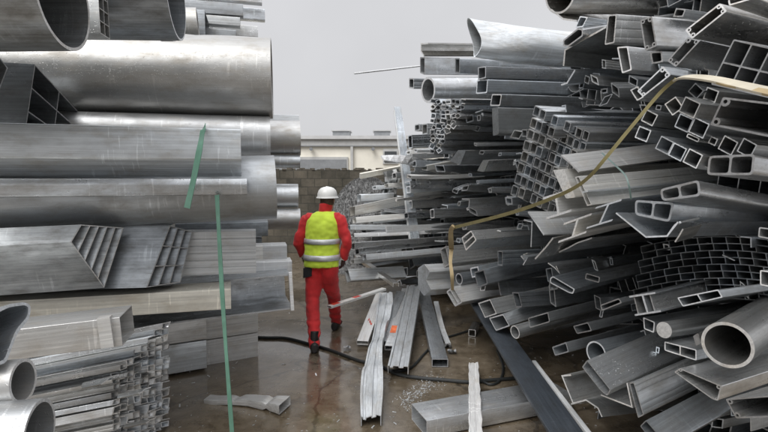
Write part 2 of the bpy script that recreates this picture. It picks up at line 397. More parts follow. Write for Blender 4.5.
# ================================================================== ground
def ground_mat():
    m, nt, b = new_mat('wet_concrete'); L = nt.links.new
    tc = N(nt, 'ShaderNodeTexCoord')
    a = N(nt, 'ShaderNodeTexNoise', Scale=.55, Detail=7.0, Roughness=.62); L(tc.outputs['Object'], a.inputs['Vector'])
    c = N(nt, 'ShaderNodeTexNoise', Scale=7.0, Detail=6.0, Roughness=.7); L(tc.outputs['Object'], c.inputs['Vector'])
    f = N(nt, 'ShaderNodeTexNoise', Scale=90.0, Detail=3.0); L(tc.outputs['Object'], f.inputs['Vector'])
    r1 = ramp(nt, [(.3, (.078, .061, .041, 1)), (.5, (.132, .107, .075, 1)), (.72, (.20, .17, .13, 1))]); L(c.outputs['Fac'], r1.inputs[0])
    r2 = ramp(nt, [(.35, (.75, .72, .68, 1)), (.65, (1.15, 1.12, 1.08, 1))]); L(a.outputs['Fac'], r2.inputs[0])
    mu = N(nt, 'ShaderNodeMix', data_type='RGBA', blend_type='MULTIPLY'); mu.inputs[0].default_value = 1
    L(r1.outputs[0], mu.inputs[6]); L(r2.outputs[0], mu.inputs[7])
    sp = ramp(nt, [(.66, g4(0.0)), (.72, g4(1.0))]); L(f.outputs['Fac'], sp.inputs[0])
    m2 = N(nt, 'ShaderNodeMix', data_type='RGBA'); m2.inputs[7].default_value = (.30, .28, .25, 1)
    s2 = N(nt, 'ShaderNodeMath', operation='MULTIPLY'); s2.inputs[1].default_value = .35; L(sp.outputs[0], s2.inputs[0]); L(s2.outputs[0], m2.inputs[0])
    L(mu.outputs[2], m2.inputs[6])
    dv = N(nt, 'ShaderNodeTexNoise', Scale=1.6, Detail=5.0); L(tc.outputs['Object'], dv.inputs['Vector'])
    wv3 = N(nt, 'ShaderNodeVectorMath', operation='MULTIPLY_ADD'); L(dv.outputs['Color'], wv3.inputs[0]); wv3.inputs[1].default_value = (.9, .9, 0); L(tc.outputs['Object'], wv3.inputs[2])
    vc = N(nt, 'ShaderNodeTexVoronoi', Scale=.55, feature='DISTANCE_TO_EDGE'); L(wv3.outputs[0], vc.inputs['Vector'])
    cr = ramp(nt, [(.003, g4(.35)), (.012, g4(1.0))]); L(vc.outputs['Distance'], cr.inputs[0])
    m3 = N(nt, 'ShaderNodeMix', data_type='RGBA', blend_type='MULTIPLY'); m3.inputs[0].default_value = .8; L(m2.outputs[2], m3.inputs[6]); L(cr.outputs[0], m3.inputs[7])
    L(m3.outputs[2], b.inputs['Base Color'])
    rr = ramp(nt, [(.42, g4(.10)), (.5, g4(.28)), (.62, g4(.55))]); L(a.outputs['Fac'], rr.inputs[0])
    r3 = N(nt, 'ShaderNodeMapRange'); r3.inputs['To Min'].default_value = -.1; r3.inputs['To Max'].default_value = .16; L(c.outputs['Fac'], r3.inputs['Value'])
    ad = N(nt, 'ShaderNodeMath', operation='ADD'); ad.use_clamp = True; L(rr.outputs[0], ad.inputs[0]); L(r3.outputs[0], ad.inputs[1]); L(ad.outputs[0], b.inputs['Roughness'])
    b.inputs['Specular IOR Level'].default_value = .5; b.inputs['Coat Weight'].default_value = .7; b.inputs['Coat Roughness'].default_value = .10; b.inputs['Coat IOR'].default_value = 1.4
    bu = N(nt, 'ShaderNodeBump', Strength=.35, Distance=.03); L(c.outputs['Fac'], bu.inputs['Height'])
    wv = N(nt, 'ShaderNodeMath', operation='MULTIPLY'); L(rr.outputs[0], wv.inputs[0]); wv.inputs[1].default_value = .9; L(wv.outputs[0], bu.inputs['Strength'])
    b2 = N(nt, 'ShaderNodeBump', Strength=.25, Distance=.004); L(f.outputs['Fac'], b2.inputs['Height']); L(bu.outputs[0], b2.inputs['Normal'])
    L(b2.outputs[0], b.inputs['Normal'])
    return m
gm = ground_mat()
V = [(-400, -400, 0), (400, -400, 0), (400, 400, 0), (-400, 400, 0)]
tag(mesh_obj('ground', V, [(0, 1, 2, 3)], gm), 'wet brown concrete ground of the scrap yard', kind='structure')

# ================================================================== block wall
def wall_mat():
    m, nt, b = new_mat('mossy_block_wall'); L = nt.links.new
    tc = N(nt, 'ShaderNodeTexCoord'); mp = N(nt, 'ShaderNodeMapping'); mp.inputs['Rotation'].default_value = (R(90), 0, 0); L(tc.outputs['Object'], mp.inputs[0])
    br = N(nt, 'ShaderNodeTexBrick', Scale=1.0); br.inputs['Brick Width'].default_value = .36; br.inputs['Row Height'].default_value = .215; br.inputs['Mortar Size'].default_value = .012
    br.inputs['Color1'].default_value = (.115, .10, .08, 1); br.inputs['Color2'].default_value = (.07, .062, .05, 1); br.inputs['Mortar'].default_value = (.06, .055, .045, 1)
    L(mp.outputs[0], br.inputs['Vector'])
    n = N(nt, 'ShaderNodeTexNoise', Scale=2.2, Detail=8.0, Roughness=.7); L(tc.outputs['Object'], n.inputs['Vector'])
    rp = ramp(nt, [(.3, (.4, .42, .36, 1)), (.55, (.95, .95, .9, 1)), (.75, (1.35, 1.3, 1.2, 1))]); L(n.outputs['Fac'], rp.inputs[0])
    mu = N(nt, 'ShaderNodeMix', data_type='RGBA', blend_type='MULTIPLY'); mu.inputs[0].default_value = 1
    L(br.outputs['Color'], mu.inputs[6]); L(rp.outputs[0], mu.inputs[7]); L(mu.outputs[2], b.inputs['Base Color']); b.inputs['Roughness'].default_value = .85
    bu = N(nt, 'ShaderNodeBump', Strength=.5, Distance=.03); L(br.outputs['Fac'], bu.inputs['Height']); bu.invert = True
    b2 = N(nt, 'ShaderNodeBump', Strength=.4, Distance=.03); L(n.outputs['Fac'], b2.inputs['Height']); L(bu.outputs[0], b2.inputs['Normal']); L(b2.outputs[0], b.inputs['Normal'])
    return m
wt = at(330, 170, 13).z
bw = tag(box('block_wall', (2, 13.2, wt / 2), (26, .4, wt), wall_mat()), 'low wall of brownish grey concrete blocks behind the worker', 'wall')
# rubble and dirt caught on the wall's crown
V, Fc = [], []
for i in range(150):
    x = rnd.uniform(-4, 3); s = rnd.uniform(.02, .09); boxmesh((x, 13.1 + rnd.uniform(-.1, .15), wt + s * .28), (s * 1.6, s, s * .8), V, Fc)
mesh_obj('coping_rubble', V, Fc, flat('dark_rubble', (.10, .085, .065), .9, .4, 8), parent=bw)

# ================================================================== building
b0 = at(340, 140, 20).z; bz = at(340, 135.5, 20).z
bl = empty('low_building', (-2, 20, 0), 'long cream industrial building with flat roof beyond the block wall', 'building')
def bpart(name, x0, x1, z0, z1, y0, y1, m, parent=None):
    o = box(name, ((x0 + x1) / 2 + 2, (y0 + y1) / 2 - 20, (z0 + z1) / 2), (x1 - x0, y1 - y0, z1 - z0), m, parent or bl); return o
cream = flat('cream_cladding', (.82, .785, .69), .6, .05, 3, .05)
gray = flat('pale_grey_trim', (.48, .48, .47), .5, .1, 4, .05)
dgray = flat('grey_metal_shutter', (.24, .25, .26), .45, .12, 6, .1)
glass = flat('dark_window_glass', (.06, .065, .07), .12, .2, 3, .02)
def bx(px): return at(px, 150, 20).x
def bzz(py): return at(340, py, 20).z
xs = [-9.5, -6.2, bx(298), bx(353), bx(412), 4.4, 7.5]
for i in range(len(xs) - 1): bpart('cladding_panel', xs[i] + .012, xs[i + 1] - .012, 0, bzz(146), 20, 20.2, cream)
bpart('wall', -9.5, 7.5, 0, bzz(146) - .01, 20.21, 27, gray)
bpart('fascia', -9.6, 7.6, bzz(145.6), bzz(139.5), 19.92, 20.3, gray)
bpart('gutter_line', -9.6, 7.6, bzz(146.6), bzz(145.8), 19.88, 19.99, dgray)
bpart('roof', -9.7, 7.7, bzz(139.4), bzz(136), 19.8, 27.2, flat('roof_edge', (.55, .55, .55), .5, .1, 3))
for a, b_ in ((332, 349), (374, 390)):
    u = bpart('roof_unit', bx(a), bx(b_), bzz(136) + .003, bzz(130.5), 20.3, 21.2, dgray)
    bpart('cover_plate', bx(a) - .05, bx(b_) + .05, bzz(130.4), bzz(129.4), 20.25, 21.25, gray, u)
def window(px0, px1, py0, py1, m):
    f = bpart('window', bx(px0), bx(px1), bzz(py1), bzz(py0), 19.93, 19.995, gray)
    bpart('pane', bx(px0) + .06, bx(px1) - .06, bzz(py1) + .06, bzz(py0) - .1, 19.90, 19.928, m, f)
window(270, 348, 157, 172, dgray); window(383, 398, 149, 164, glass); window(404, 425, 149, 164, glass)
for px in (352, 410): bpart('downpipe', bx(px) - .05, bx(px) + .05, 0, bzz(146.8), 19.84, 19.93, gray)
for px in (311, 373):
    V, Fc = sweep([at(px, 149, 19.9), at(px, 149, 19.62)], circle((0, 0), .07, 10)); V = [v - Vector((-2, 20, 0)) for v in V]
    mesh_obj('wall_lamp', V, Fc, dgray, parent=bl)

# ================================================================== heap of shredded metal
hc = at(367, 180, 11.2); HR = 1.3
V, Fc = [], []; nr_, na = 26, 72
for i in range(nr_ + 1):
    for j in range(na):
        r = HR * i / nr_; t = 2 * math.pi * j / na; x, y = r * math.cos(t), r * math.sin(t)
        z = hc.z * max(0, 1 - (r / HR) ** 2.2); z += .10 * noise.noise((x * 5, y * 5, 1)) * (1 if i < nr_ else 0) + .05 * noise.noise((x * 14, y * 14, 4))
        V.append((hc.x + x, hc.y + y, max(z, -.02)))
for i in range(nr_):
    for j in range(na): Fc.append((i * na + j, (i + 1) * na + j, (i + 1) * na + (j + 1) % na, i * na + (j + 1) % na))
gran = flat('shredded_metal', (.15, .15, .148), .75, .6, 26, .8, spec=.2)
hp = tag(mesh_obj('granulate_heap', V, Fc, gran, smooth=True), 'grey rounded heap of shredded metal in front of the block wall', 'heap')
V, Fc = [], []
for i in range(5200):
    r = HR * math.sqrt(rnd.random()) * .97; t = rnd.uniform(0, 6.283); x, y = r * math.cos(t), r * math.sin(t)
    z = hc.z * (1 - (r / HR) ** 2.2) + .02; s = rnd.uniform(.010, .024)
    b = len(V); 
    for k in range(3):
        V.append(Vector((hc.x + x + rnd.uniform(-s, s), hc.y + y + rnd.uniform(-s, s), z + rnd.uniform(-s, s) + .05)))
    V.append(Vector((hc.x + x, hc.y + y, z - s)))
    Fc += [(b, b + 1, b + 2), (b, b + 3, b + 1), (b + 1, b + 3, b + 2), (b + 2, b + 3, b)]
o = mesh_obj('loose_flakes', V, Fc, gran, parent=hp); o['kind'] = 'stuff'
# ================================================================== RIGHT PILE (hand-placed)
# --- crown, nearest the top of the picture
PC('round_tube', 'big round tube lying across the very top of the right pile', 560, -7, 19, (700, -2), 2.0, .97, 'bright')
PS('flat_plate', 'thin flat plate sticking out under the top round tube of the right pile', [(549, 8), (563, 19), (577, 21)], (640, 26), 1.6, .98, 'bright')
PP('rectangular_tube', 'small slot-ended tube beside the plate under the topmost round tube', [(580, 16), (588, 17), (583, 27), (575, 28)], (640, 30), 1.0, 1.1, 'mid')
PP('slot_profile', 'flattened six-sided slot tube right of the crumpled large tube', [(563, 40), (578, 28), (583, 29), (583, 36), (568, 47), (563, 46)], (640, 26), .97, 1.4, 'mid')
PS('angle_profile', 'dark angle bar with a tall flange beneath the flattened slot tube', [(606, 27), (565, 50), (563.5, 66)], (660, 58), 1.7, 1.0, 'dark')
PS('angle_profile', 'bent angle edge just under the crumpled tube, dark inside', [(575, 70), (567, 83), (561, 85)], (650, 74), 1.6, 1.02, 'dull')
PP('rectangular_tube', 'tall narrow rectangular tube, left one of two under the top round tube', [(608, 15), (617, 14), (614.5, 43), (604.6, 45)], (700, 33), .98, 1.3, 'mid')
PP('rectangular_tube', 'tall narrow rectangular tube with bright side, right one of two under the top tube', [(640, 20), (652, 16), (657, 46), (645, 51)], (740, 42), .96, 1.4, 'mid', boss=3)
PP('rectangular_tube', 'narrow leaning rectangular tube below the left upright one of the top row', [(617, 47), (628, 46), (632, 70), (622, 73.5)], (700, 66), .97, 1.4, 'mid')
PP('square_tube', 'little square tube wedged under the right upright tube of the top row', [(650, 52), (662, 51), (663, 62), (652, 64)], (730, 60), 1.0, 1.4, 'dull')
PP('bossed_profile', 'long slanting box profile with screw bosses, highest of the slanting ones', [(685, 30), (720, 3), (727, 11), (692, 39)], (820, 52), .9, 1.6, 'bright', boss=4)
PP('bossed_profile', 'slanting box profile directly beneath the highest slanting one', [(667, 61), (688, 37), (701, 40), (676, 67)], (790, 74), .95, 1.5, 'mid', boss=3)
PP('bossed_profile', 'slanting slot-shaped box profile beside the cream strap bend', [(637, 91), (663, 66), (671, 75), (643, 97)], (760, 96), .95, 1.5, 'dull', boss=3)
PP('round_edge_profile', 'wide pale profile lying over the upper right corner of the pile', [(724, -22), (752, -30), (756, -2), (729, 6)], (800, 12), .92, 1.5, 'bright')
PP('square_tube', 'small dark square tube peeping between the top tube and the slanting profile', [(676, 8), (686, 9), (683, 17), (673, 17)], (760, 24), 1.05, 1.2, 'dark')
PP('multi_chamber_profile', 'large thin walled panel profile with two rows of square chambers', [(734, 40), (812, 58), (790, 102), (712, 84)], (900, 86), .93, 1.5, 'mid', n=4, m=2)
PP('rectangular_tube', 'short tube end left of the slot profile by the strap bend', [(630, 90), (638, 86), (644, 97), (637, 101)], (720, 104), 1.02, 1.2, 'dull')
# --- crushed big tube and the sheaf beneath it
def crush(s, x, y, z):
    k = max(0, 1 - s * 5.0); a = .5 + .5 * math.cos(min(1, s * 6) * math.pi)
    return (x + .10 * k * (z / .25) ** 2 * -1, y * (1 - .62 * a) + .05 * a * math.sin(z * 9), z * (1.0 + .06 * a) - .02 * math.sin(min(s * 3, 1) * 3.1) + .012 * noise.noise((x * 3, y * 6, z * 6)))
PC('crushed_tube', 'very large pale round tube with a crushed, pinched-in open end on top', 476, 38, 18.5, (575, 50), 1.0, .96, 'pale', seg=36, warp=crush, nn=48)
PS('channel_profile', 'pale channel on the far top corner of the right pile, left of the crushed tube', [(424, 56), (421, 51), (421, 44), (428, 43.5)], (480, 49), 1.4, 1.0, 'bright', L=2.5)
PP('rectangular_tube', 'pale grey rectangular tube under the far top channel', [(420, 57), (425, 57), (425, 75), (420, 73)], (480, 66), 1.01, 1.2, 'mid', L=2.5)
PP('rectangular_tube', 'shorter grey tube butting behind the far pale rectangular tube', [(455, 58), (460, 58), (460, 74), (455, 73)], (500, 66), .99, 1.2, 'mid', L=2.5)
PP('square_bar', 'small dark tipped square bar poking left above the thick far tube', [(409, 78), (414, 78), (414, 89), (409, 88)], (460, 84), 1.0, 1.2, 'dull', L=2.0)
PC('thick_tube', 'thick walled round tube jutting out at the far top end, mouth towards the sky', 428, 90, 12.5, (490, 89), 2.2, .97, 'mid')
PP('curved_profile', 'long sagging profile with bright upper edge under the crushed tube', [(478, 67), (486, 66), (486, 78), (478, 80)], (580, 71), .98, 1.2, 'mid', seg=14, warp=sag(.05))
PP('box_profile', 'dark box profile directly beneath the long sagging one', [(477, 80), (488, 79), (487, 93), (476, 94)], (580, 90), .99, 1.2, 'dull')
PP('box_profile', 'dark box profile third beneath the crushed tube, set back', [(492, 94), (502, 94), (500, 106), (490, 106)], (580, 103), 1.0, 1.2, 'dark')
PP('plate_profile', 'dull plate-ended profile in the dark beside the small sections sheaf', [(492, 108), (498, 107), (499, 134), (493, 136)], (545, 122), .99, 0, 'dark', edge='dark')
PP('wide_profile', 'dark wide profile with slanted end below the small sections sheaf', [(450, 161), (458, 150), (466, 150), (460, 165)], (530, 156), .97, 0, 'dull', edge='dark')
PP('wide_profile', 'mid grey profile with slanted end left of the fanned tube bundle', [(477, 171), (483, 160), (489, 160), (484, 172)], (540, 163), .96, 0, 'mid', edge='dull')
PC('thin_rod', 'thin bright rod poking far out to the left above the thick tube', 354, 73.5, .9, (420, 66), 0, .8, 'bright', Y=7.6, nn=8, L=2.2)
# --- fanned bundle of square tubes
O_, A_, B_ = Vector((536, 112)), Vector((6.15, 3.0)), Vector((-3.0, 11.2))
ordn = ['top', 'second', 'third', 'fourth', 'fifth', 'sixth', 'seventh', 'eighth', 'ninth', 'tenth', 'eleventh', 'twelfth', 'thirteenth']
def nth(i): return ('first', *ordn[1:])[i]
for j in range(8):
    for i in range(9):
        if j == 7 and i > 6: continue
        c = O_ + A_ * i + B_ * j + Vector((rnd.uniform(-.5, .5), rnd.uniform(-.5, .5)))
        e, g = A_ * .47, B_ * .44
        PP('square_tube', f'thin square tube of the fanned bundle, {nth(j)} row from its top, {nth(i)} from the left',
           [c - e - g, c + e - g, c + e + g, c - e + g], (c.x + 100, c.y + 1.5 - .03 * j + rnd.gauss(0, .4)), .98 + rnd.gauss(0, .018), .95, rnd.choice(['mid', 'dull', 'mid']), group='bundle of thin square tubes in the right pile', r=.09, L=3, edge='edged')
# --- sheaf of tiny sections at the far end
cnt = 0
for j in range(11):
    for i in range(7):
        x = 433 + i * 5.0 + rnd.uniform(-1.1, 1.1); y = 102 + j * 4.9 + rnd.uniform(-1.0, 1.0)
        if x > 468 - j * 2.8: continue
        a = rnd.uniform(0, 6.28); s = rnd.uniform(2.7, 3.6); cnt += 1
        p = [(x + s * math.cos(a + k), y + s * math.sin(a + k)) for k in (.7, 2.4, 3.9, 5.5)]
        lab = f'tiny hollow section under the thick far tube, {nth(j)} row down, {nth(i)} from left'
        if (i + j) % 3: PP('small_section', lab, p, (x + 70, y + 1), .97 + rnd.uniform(-.02, .02), .75, 'mid', group='sheaf of tiny sections at the far end', r=0, L=2.4)
        else: PS('small_section', lab.replace('hollow', 'open'), p, (x + 70, y + 1), .9, .97 + rnd.uniform(-.02, .02), 'mid', group='sheaf of tiny sections at the far end', L=2.4)
# --- square tubes by the strap
Q = lambda x, y: (x + 100, y + 12)
for nm, (x, y, s, ro, dd) in {
  'square tube right of the strap, upper of two stacked near its lower run': (649.5, 117.8, 13, 27, .98),
  'square tube right of the strap, lower of two stacked near its lower run': (643, 134, 13, 22, .97),
  'leftmost square tube of the slanting row of three': (664.6, 145.3, 14.5, 27, .97),
  'middle square tube of the slanting row of three': (677.5, 152, 14.5, 27, .97),
  'rightmost square tube of the slanting row of three': (692.8, 158.5, 15.5, 27, .97),
  'half hidden square tube ending the slanting row against the twin tube': (706, 161, 12, 27, 1.0),
  'largest tilted square tube left of the big bossed box profile': (689.6, 107.5, 17, 25, .96),
  'square tube standing on one corner left of the largest tilted one': (674, 106, 14, -35, .99),
  'square tube below the largest tilted one, left of its twin': (684, 123, 15, 24, .99),
  'square tube below the largest tilted one, touching the big box corner': (699, 128, 16.5, 25, .97),
  'square tube under the big bossed box, left of a pair': (728, 145.5, 15.5, 28, .98),
  'square tube under the big bossed box, right of a pair': (747, 148, 15.5, 28, .98),
  'tilted square tube with its corner up under the cream strap': (696, 91, 12, 42, 1.03),
  'tilted square tube right under the cream strap beside the box profile': (711, 95, 13, 20, 1.05),
  'small square tube wedged left of the pair under the big box': (713, 141, 8, 25, 1.0)}.items():
    c, s_ = math.cos(R(ro)) * s / 2, math.sin(R(ro)) * s / 2
    PP('square_tube', nm, [(x - c + s_, y - s_ - c), (x + c + s_, y + s_ - c), (x + c - s_, y + s_ + c), (x - c - s_, y - s_ + c)], Q(x, y), dd, 1.15, 'dull', r=.04)
PP('flat_tube', 'flat little tube beneath the square tube touching the big box', [(688, 133), (700, 138.5), (698, 142.5), (686, 137)], (790, 152), .98, 1.0, 'dull')
PP('bossed_box', 'biggest box profile on the right with bright rim and screw bosses', [(723, 97), (800, 106), (788, 141), (710, 125)], (900, 134), .9, 2.0, 'mid', boss=6)
def twin(label, poly, q, d, mat='mid', t=2.2): PP('twin_chamber_tube', label, poly, q, d, t, mat, n=2, r=.3)
twin('thick bright-rimmed twin chamber tube, upper of three on the right', [(710, 157), (754, 155), (752, 174), (708, 174)], (840, 180), .88)
twin('thick-rimmed twin chamber tube sloping up, middle of three on the right', [(661, 190), (698, 181), (699.5, 195), (663, 200)], (780, 208), .9)
twin('thick-rimmed twin chamber tube with long pale side, lowest of three on the right', [(636, 201), (673, 203.5), (669, 221), (636, 214)], (780, 220), .9)
PS('broad_plate', 'flat broad plate hanging tilted under the lowest thick twin tube', [(616, 213), (646, 237), (667, 236), (678, 222)], (760, 226), 1.6, .88, 'mid')
PS('broken_strip', 'bright torn strip ends dangling below the lowest thick twin tube', [(668, 235), (675, 225), (681, 222)], (700, 222), 2.0, .9, 'bright', L=.15)
PS('broken_strip', 'second bright torn strip beside the first, slightly lower', [(675, 242), (679, 236), (683, 229)], (700, 230), 1.4, .9, 'bright', L=.15)
# --- plates and channels in the middle
PS('broad_plate', 'wide pale plate with slanting edge, uppermost beside the fanned bundle', [(561, 155.5), (570, 163), (579, 172)], (660, 152), 1.6, .84, 'pale')
PP('faced_profile', 'broad pale profile with two faces, directly under the uppermost wide plate', [(575, 177), (579, 176), (592, 205), (587, 206)], (660, 182), .82, 1.0, 'pale', r=.04)
PS('ribbed_plate', 'thin bright ledge running along the two-faced pale profile', [(582, 192.5), (588, 191)], (660, 185), 1.6, .81, 'pale')
PP('end_plate', 'small bright square-ended plate left of the two-faced profile', [(553, 170), (564, 169), (575.5, 197.5), (566, 198.5)], (640, 178), .83, 0, 'pale', edge='edge')
PH('h_beam', 'bright topped h-section beam under the small square-ended plate', (557, 204.5), (12.5, -4), (1.8, 11), (650, 196), 2.2, .84, 'pale')
PH('h_beam', 'second h-section beam lower right of the bright topped one', (575, 228), (14, -5), (-3, 10), (660, 210), 2.2, .85, 'pale')
PH('h_beam', 'h-section beam with slanting web below the two-faced profile', (604, 214), (13, -4), (-5, 11), (690, 202), 2.2, .85, 'mid')
PS('broad_plate', 'tilted grey plate left of the two h-section beams', [(528, 212), (536, 223), (544, 235)], (600, 222), 1.6, .84, 'pale')
PS('angle_profile', 'dark angle with upright flange behind the tilted grey plate', [(524, 220), (532, 222), (531, 247)], (600, 226), 1.3, 1.0, 'dark')
PS('broad_plate', 'grey plate leaning the other way beneath the h-section beams', [(535, 259), (546, 247), (553, 238)], (640, 226), 1.6, .85, 'mid')
PS('bent_strip', 'bent thin strip with bright lip below the leaning grey plate', [(559, 252), (568, 248), (577, 243), (592, 238)], (650, 236), 1.3, .95, 'dull', edge='edge')
PS('cross_section', 'small crossed thin section poking out of the dark middle', [(521, 256), (525, 262), (528, 257), (523, 265)], (600, 250), 1.2, .96, 'dull')
PS('angle_profile', 'thin dark angle edge above the dark slot tubes', [(548, 263), (555, 268), (560, 274), (556, 266)], (620, 260), 1.1, .98, 'dark')
PP('square_tube', 'lone little bright-rimmed square tube in the dark under the strap', [(505, 197), (512, 197.5), (512.5, 205), (506, 204.5)], (570, 198), .97, 1.3, 'mid')
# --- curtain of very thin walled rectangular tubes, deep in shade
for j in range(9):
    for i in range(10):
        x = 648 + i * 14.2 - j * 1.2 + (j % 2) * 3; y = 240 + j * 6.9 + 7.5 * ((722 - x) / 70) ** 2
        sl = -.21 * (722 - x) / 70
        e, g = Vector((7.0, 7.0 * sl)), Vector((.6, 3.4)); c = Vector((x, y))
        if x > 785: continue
        PP('thin_wall_tube', f'very thin walled tube in the shaded brick-like stack, {nth(j)} row from top, {nth(i)} from left', [c - e - g, c + e - g, c + e + g, c - e + g], (x + 90, y + 3), 1.17 + rnd.uniform(-.015, .015), .33, 'dark', group='brick-like stack of thin walled tubes', r=0, L=2.5, edge='dark')  # dark metal and rims put part of the stack's shade into its colour
PP('square_tube', 'bright-rimmed square tube at the frame edge below the lowest thick twin tube', [(759, 227), (775, 229), (774, 240), (758, 237)], (850, 240), .9, 1.2, 'dull')
PP('square_tube', 'bright-rimmed square tube at the frame edge beside the brick-like stack', [(760, 270), (776, 272), (775, 288), (760, 285)], (850, 270), .9, 1.2, 'dull')
# --- near lower heap
PH('double_web_profile', 'double flanged bright profile end standing among dark tubes', (645, 304), (13, -2), (3, 10), (740, 280), 1.8, .93, 'mid')
PP('rectangular_tube', 'inner box of the double flanged bright profile, open and dark', [(633, 295), (650, 293), (656, 313), (638, 315)], (740, 284), .935, 1.4, 'mid')
PP('twin_chamber_tube', 'flat thin twin chamber tube under the brick-like stack', [(678, 298), (718, 290), (722, 297), (683, 306)], (800, 282), .93, 1.2, 'dull', n=2, r=.1)
PC('solid_bar', 'solid round bar with pale sawn face left of the large ring tube', 664, 330, 8.2, (745, 318), 0, .9, 'dull')
PP('square_tube', 'thin square tube tucked behind the solid round bar', [(643, 317), (655, 322), (654, 333), (644, 329)], (740, 310), .96, 1.2, 'dark')
PC('large_ring_tube', 'large round tube with thick bright rim at lower right', 727, 345, 23.5, (800, 296), 3.2, .88, 'mid', yaw=40, nn=56)
PP('lug_profile', 'small bright lug bar touching the left rim of the large ring tube', [(693, 336), (698, 333), (701, 343), (696, 346)], (770, 310), .9, 0, 'bright')
PP('twin_chamber_tube', 'flat bright-edged twin chamber tube below the solid round bar', [(665, 342), (696, 350), (696, 360), (665, 350)], (800, 326), .92, 1.2, 'dull', n=2, r=.1)
PP('bossed_profile', 'slanting flat box profile with screw bosses below the large ring tube', [(674, 372), (680, 368), (722, 386), (718, 401), (712, 399)], (840, 344), .88, 1.3, 'mid', boss=3)
PP('bossed_profile', 'wide flat bossed box profile in the bottom right corner', [(725.5, 399), (800, 393), (800, 416), (736, 418.5)], (900, 360), .86, 1.5, 'mid', boss=4)
PP('tilted_box', 'broad tilted box with long upper face and pale scuff, left of the bossed ones', [(582, 367), (587, 360), (611, 390), (607, 396), (600, 390)], (690, 336), .86, 1.0, 'mid', edge='edged')
PS('angle_profile', 'open angle end forming a dark triangle below the tilted box', [(601, 395), (632, 407), (627, 383)], (700, 372), 1.5, .9, 'mid')
PP('tilted_box', 'second broad tilted box right of the dark triangle', [(629, 383), (634, 382), (644, 415), (638, 418)], (740, 352), .86, 1.0, 'dull', edge='edged')
PP('tilted_box', 'third broad tilted box along the bottom edge of the pile', [(640, 426), (646, 420), (668, 446), (660, 452)], (760, 372), .84, 1.0, 'dull', edge='edged')
PS('channel_profile', 'scuffed channel with a dark slot end left of the tilted box', [(571, 375), (562, 376), (573, 403), (581, 403)], (640, 372), 1.6, .9, 'mid')
PS('bracket_profile', 'small torn flange bracket beneath the scuffed channel', [(571, 404), (586, 400), (598, 408), (602, 417)], (660, 400), 1.5, .9, 'dull')
PC('round_pipe', 'dark round pipe with arching mouth behind the tilted box', 596, 353, 12, (690, 330), 1.6, .95, 'dark', nn=36)
PP('u_profile', 'small dark open tube end left of the dark round pipe', [(552, 347), (566, 342), (569, 352), (555, 356)], (640, 330), .95, 1.2, 'dull')
PP('u_profile', 'second small dark tube end above the dark round pipe', [(573, 326), (588, 322), (592, 331), (577, 334)], (660, 308), .97, 1.1, 'dark')
PC('dusty_pipe', 'dusty scuffed round pipe sloping up to the right in the lower middle', 515, 332, 6.8, (573, 316), 1.2, .95, 'dull', seg=8, warp=sag(0, 0, .006))
PP('slot_tube', 'thin bright-rimmed slot tube tilted in the dark middle', [(550, 278), (553, 276), (575, 289), (573, 294), (569, 293), (550, 283)], (640, 266), .95, 1.3, 'dark')
PP('slot_tube', 'faint flat tube end deep to the right of the tilted slot tube', [(586, 273), (600, 277), (599, 283), (585, 279)], (670, 262), 1.0, 1.0, 'dark', edge='edged')
PP('slot_tube', 'flat bright-rimmed tube tilted up left of the double flanged profile', [(600, 305), (619, 298), (622, 303), (602, 311)], (700, 284), .95, 1.2, 'dark')
PP('dark_profile', 'dark broad box beneath the dusty pipe end', [(528, 318), (548, 312), (550, 322), (530, 328)], (620, 298), 1.0, 1.0, 'dark', edge='edged')
# --- lower middle beams, pointing at the aisle
def bm(label, poly, q, d=.97, mat='mid', n=0, t=1.4, m=1, **k): PP('box_beam', label, poly, q, d, t, mat, n=n, m=m, **k)
bm('long box beam above the slate plank, its open end tilted', [(447, 292), (453, 287), (462, 302), (455, 306)], (545, 281), .93, n=2, m=1, mat='pale')
bm('long grey box beam with rounded ridge, at the strap\'s lower end', [(440, 249), (446, 246), (450, 264), (444, 268)], (545, 247), .95)
bm('bright topped box beam with twin-hole end above the ridged beam', [(462, 238), (471, 231), (476, 240), (466, 250)], (540, 232), .96, n=1, m=2)
PP('octagon_profile', 'bright faceted box profile left of the hanging strap end', [(418, 268), (424, 264), (430, 272), (426, 280), (431, 290), (424, 296), (418, 288)], (480, 276), .86, 0, 'pale', edge='dull')
bm('short rectangular tube with torn bits on top, left of the ridged beam', [(408, 259), (412, 257), (415, 266), (410, 270)], (450, 259), .95)
PP('wide_profile', 'broad grooved box profile at the foot of the leaning plank', [(376, 248), (381, 246), (383, 261), (377, 263)], (450, 250), .93, 1.2, 'mid', L=3.5)
PP('wide_profile', 'wide flat grooved profile lowest at the aisle edge', [(361, 264), (370, 259), (392, 280), (384, 286)], (450, 262), .92, 0, 'dull', edge='edged', L=3)
PP('flat_tube', 'short cream-grey tube stub by the worker\'s elbow', [(344, 270), (348, 269), (351, 281), (347, 283)], (390, 273), .9, 1.2, 'pale', Y=7.0, L=.9)
PP('flat_tube', 'thin grey bar under the worker\'s hand height at the aisle edge', [(351, 243), (355, 242), (355, 250), (351, 250)], (410, 242), .9, 1.0, 'mid', Y=7.0, L=2.0)
PC('round_pipe', 'dark pipe with round mouth between the ridged beam and the box beam', 459, 279, 6, (540, 266), 1.3, .97, 'dark')
bm('broad dull beam filling the space above the long box beam', [(474, 272), (484, 269), (488, 284), (478, 288)], (560, 258), .98, 'dull')
bm('dark beam running behind the dark pipe with round mouth', [(470, 268), (478, 266), (480, 276), (472, 278)], (550, 256), 1.0, 'dull')
bm('flat dark beam just beneath the long box beam', [(478, 303), (490, 299), (497, 314), (485, 318)], (580, 287), .97, 'dull', t=1.2)
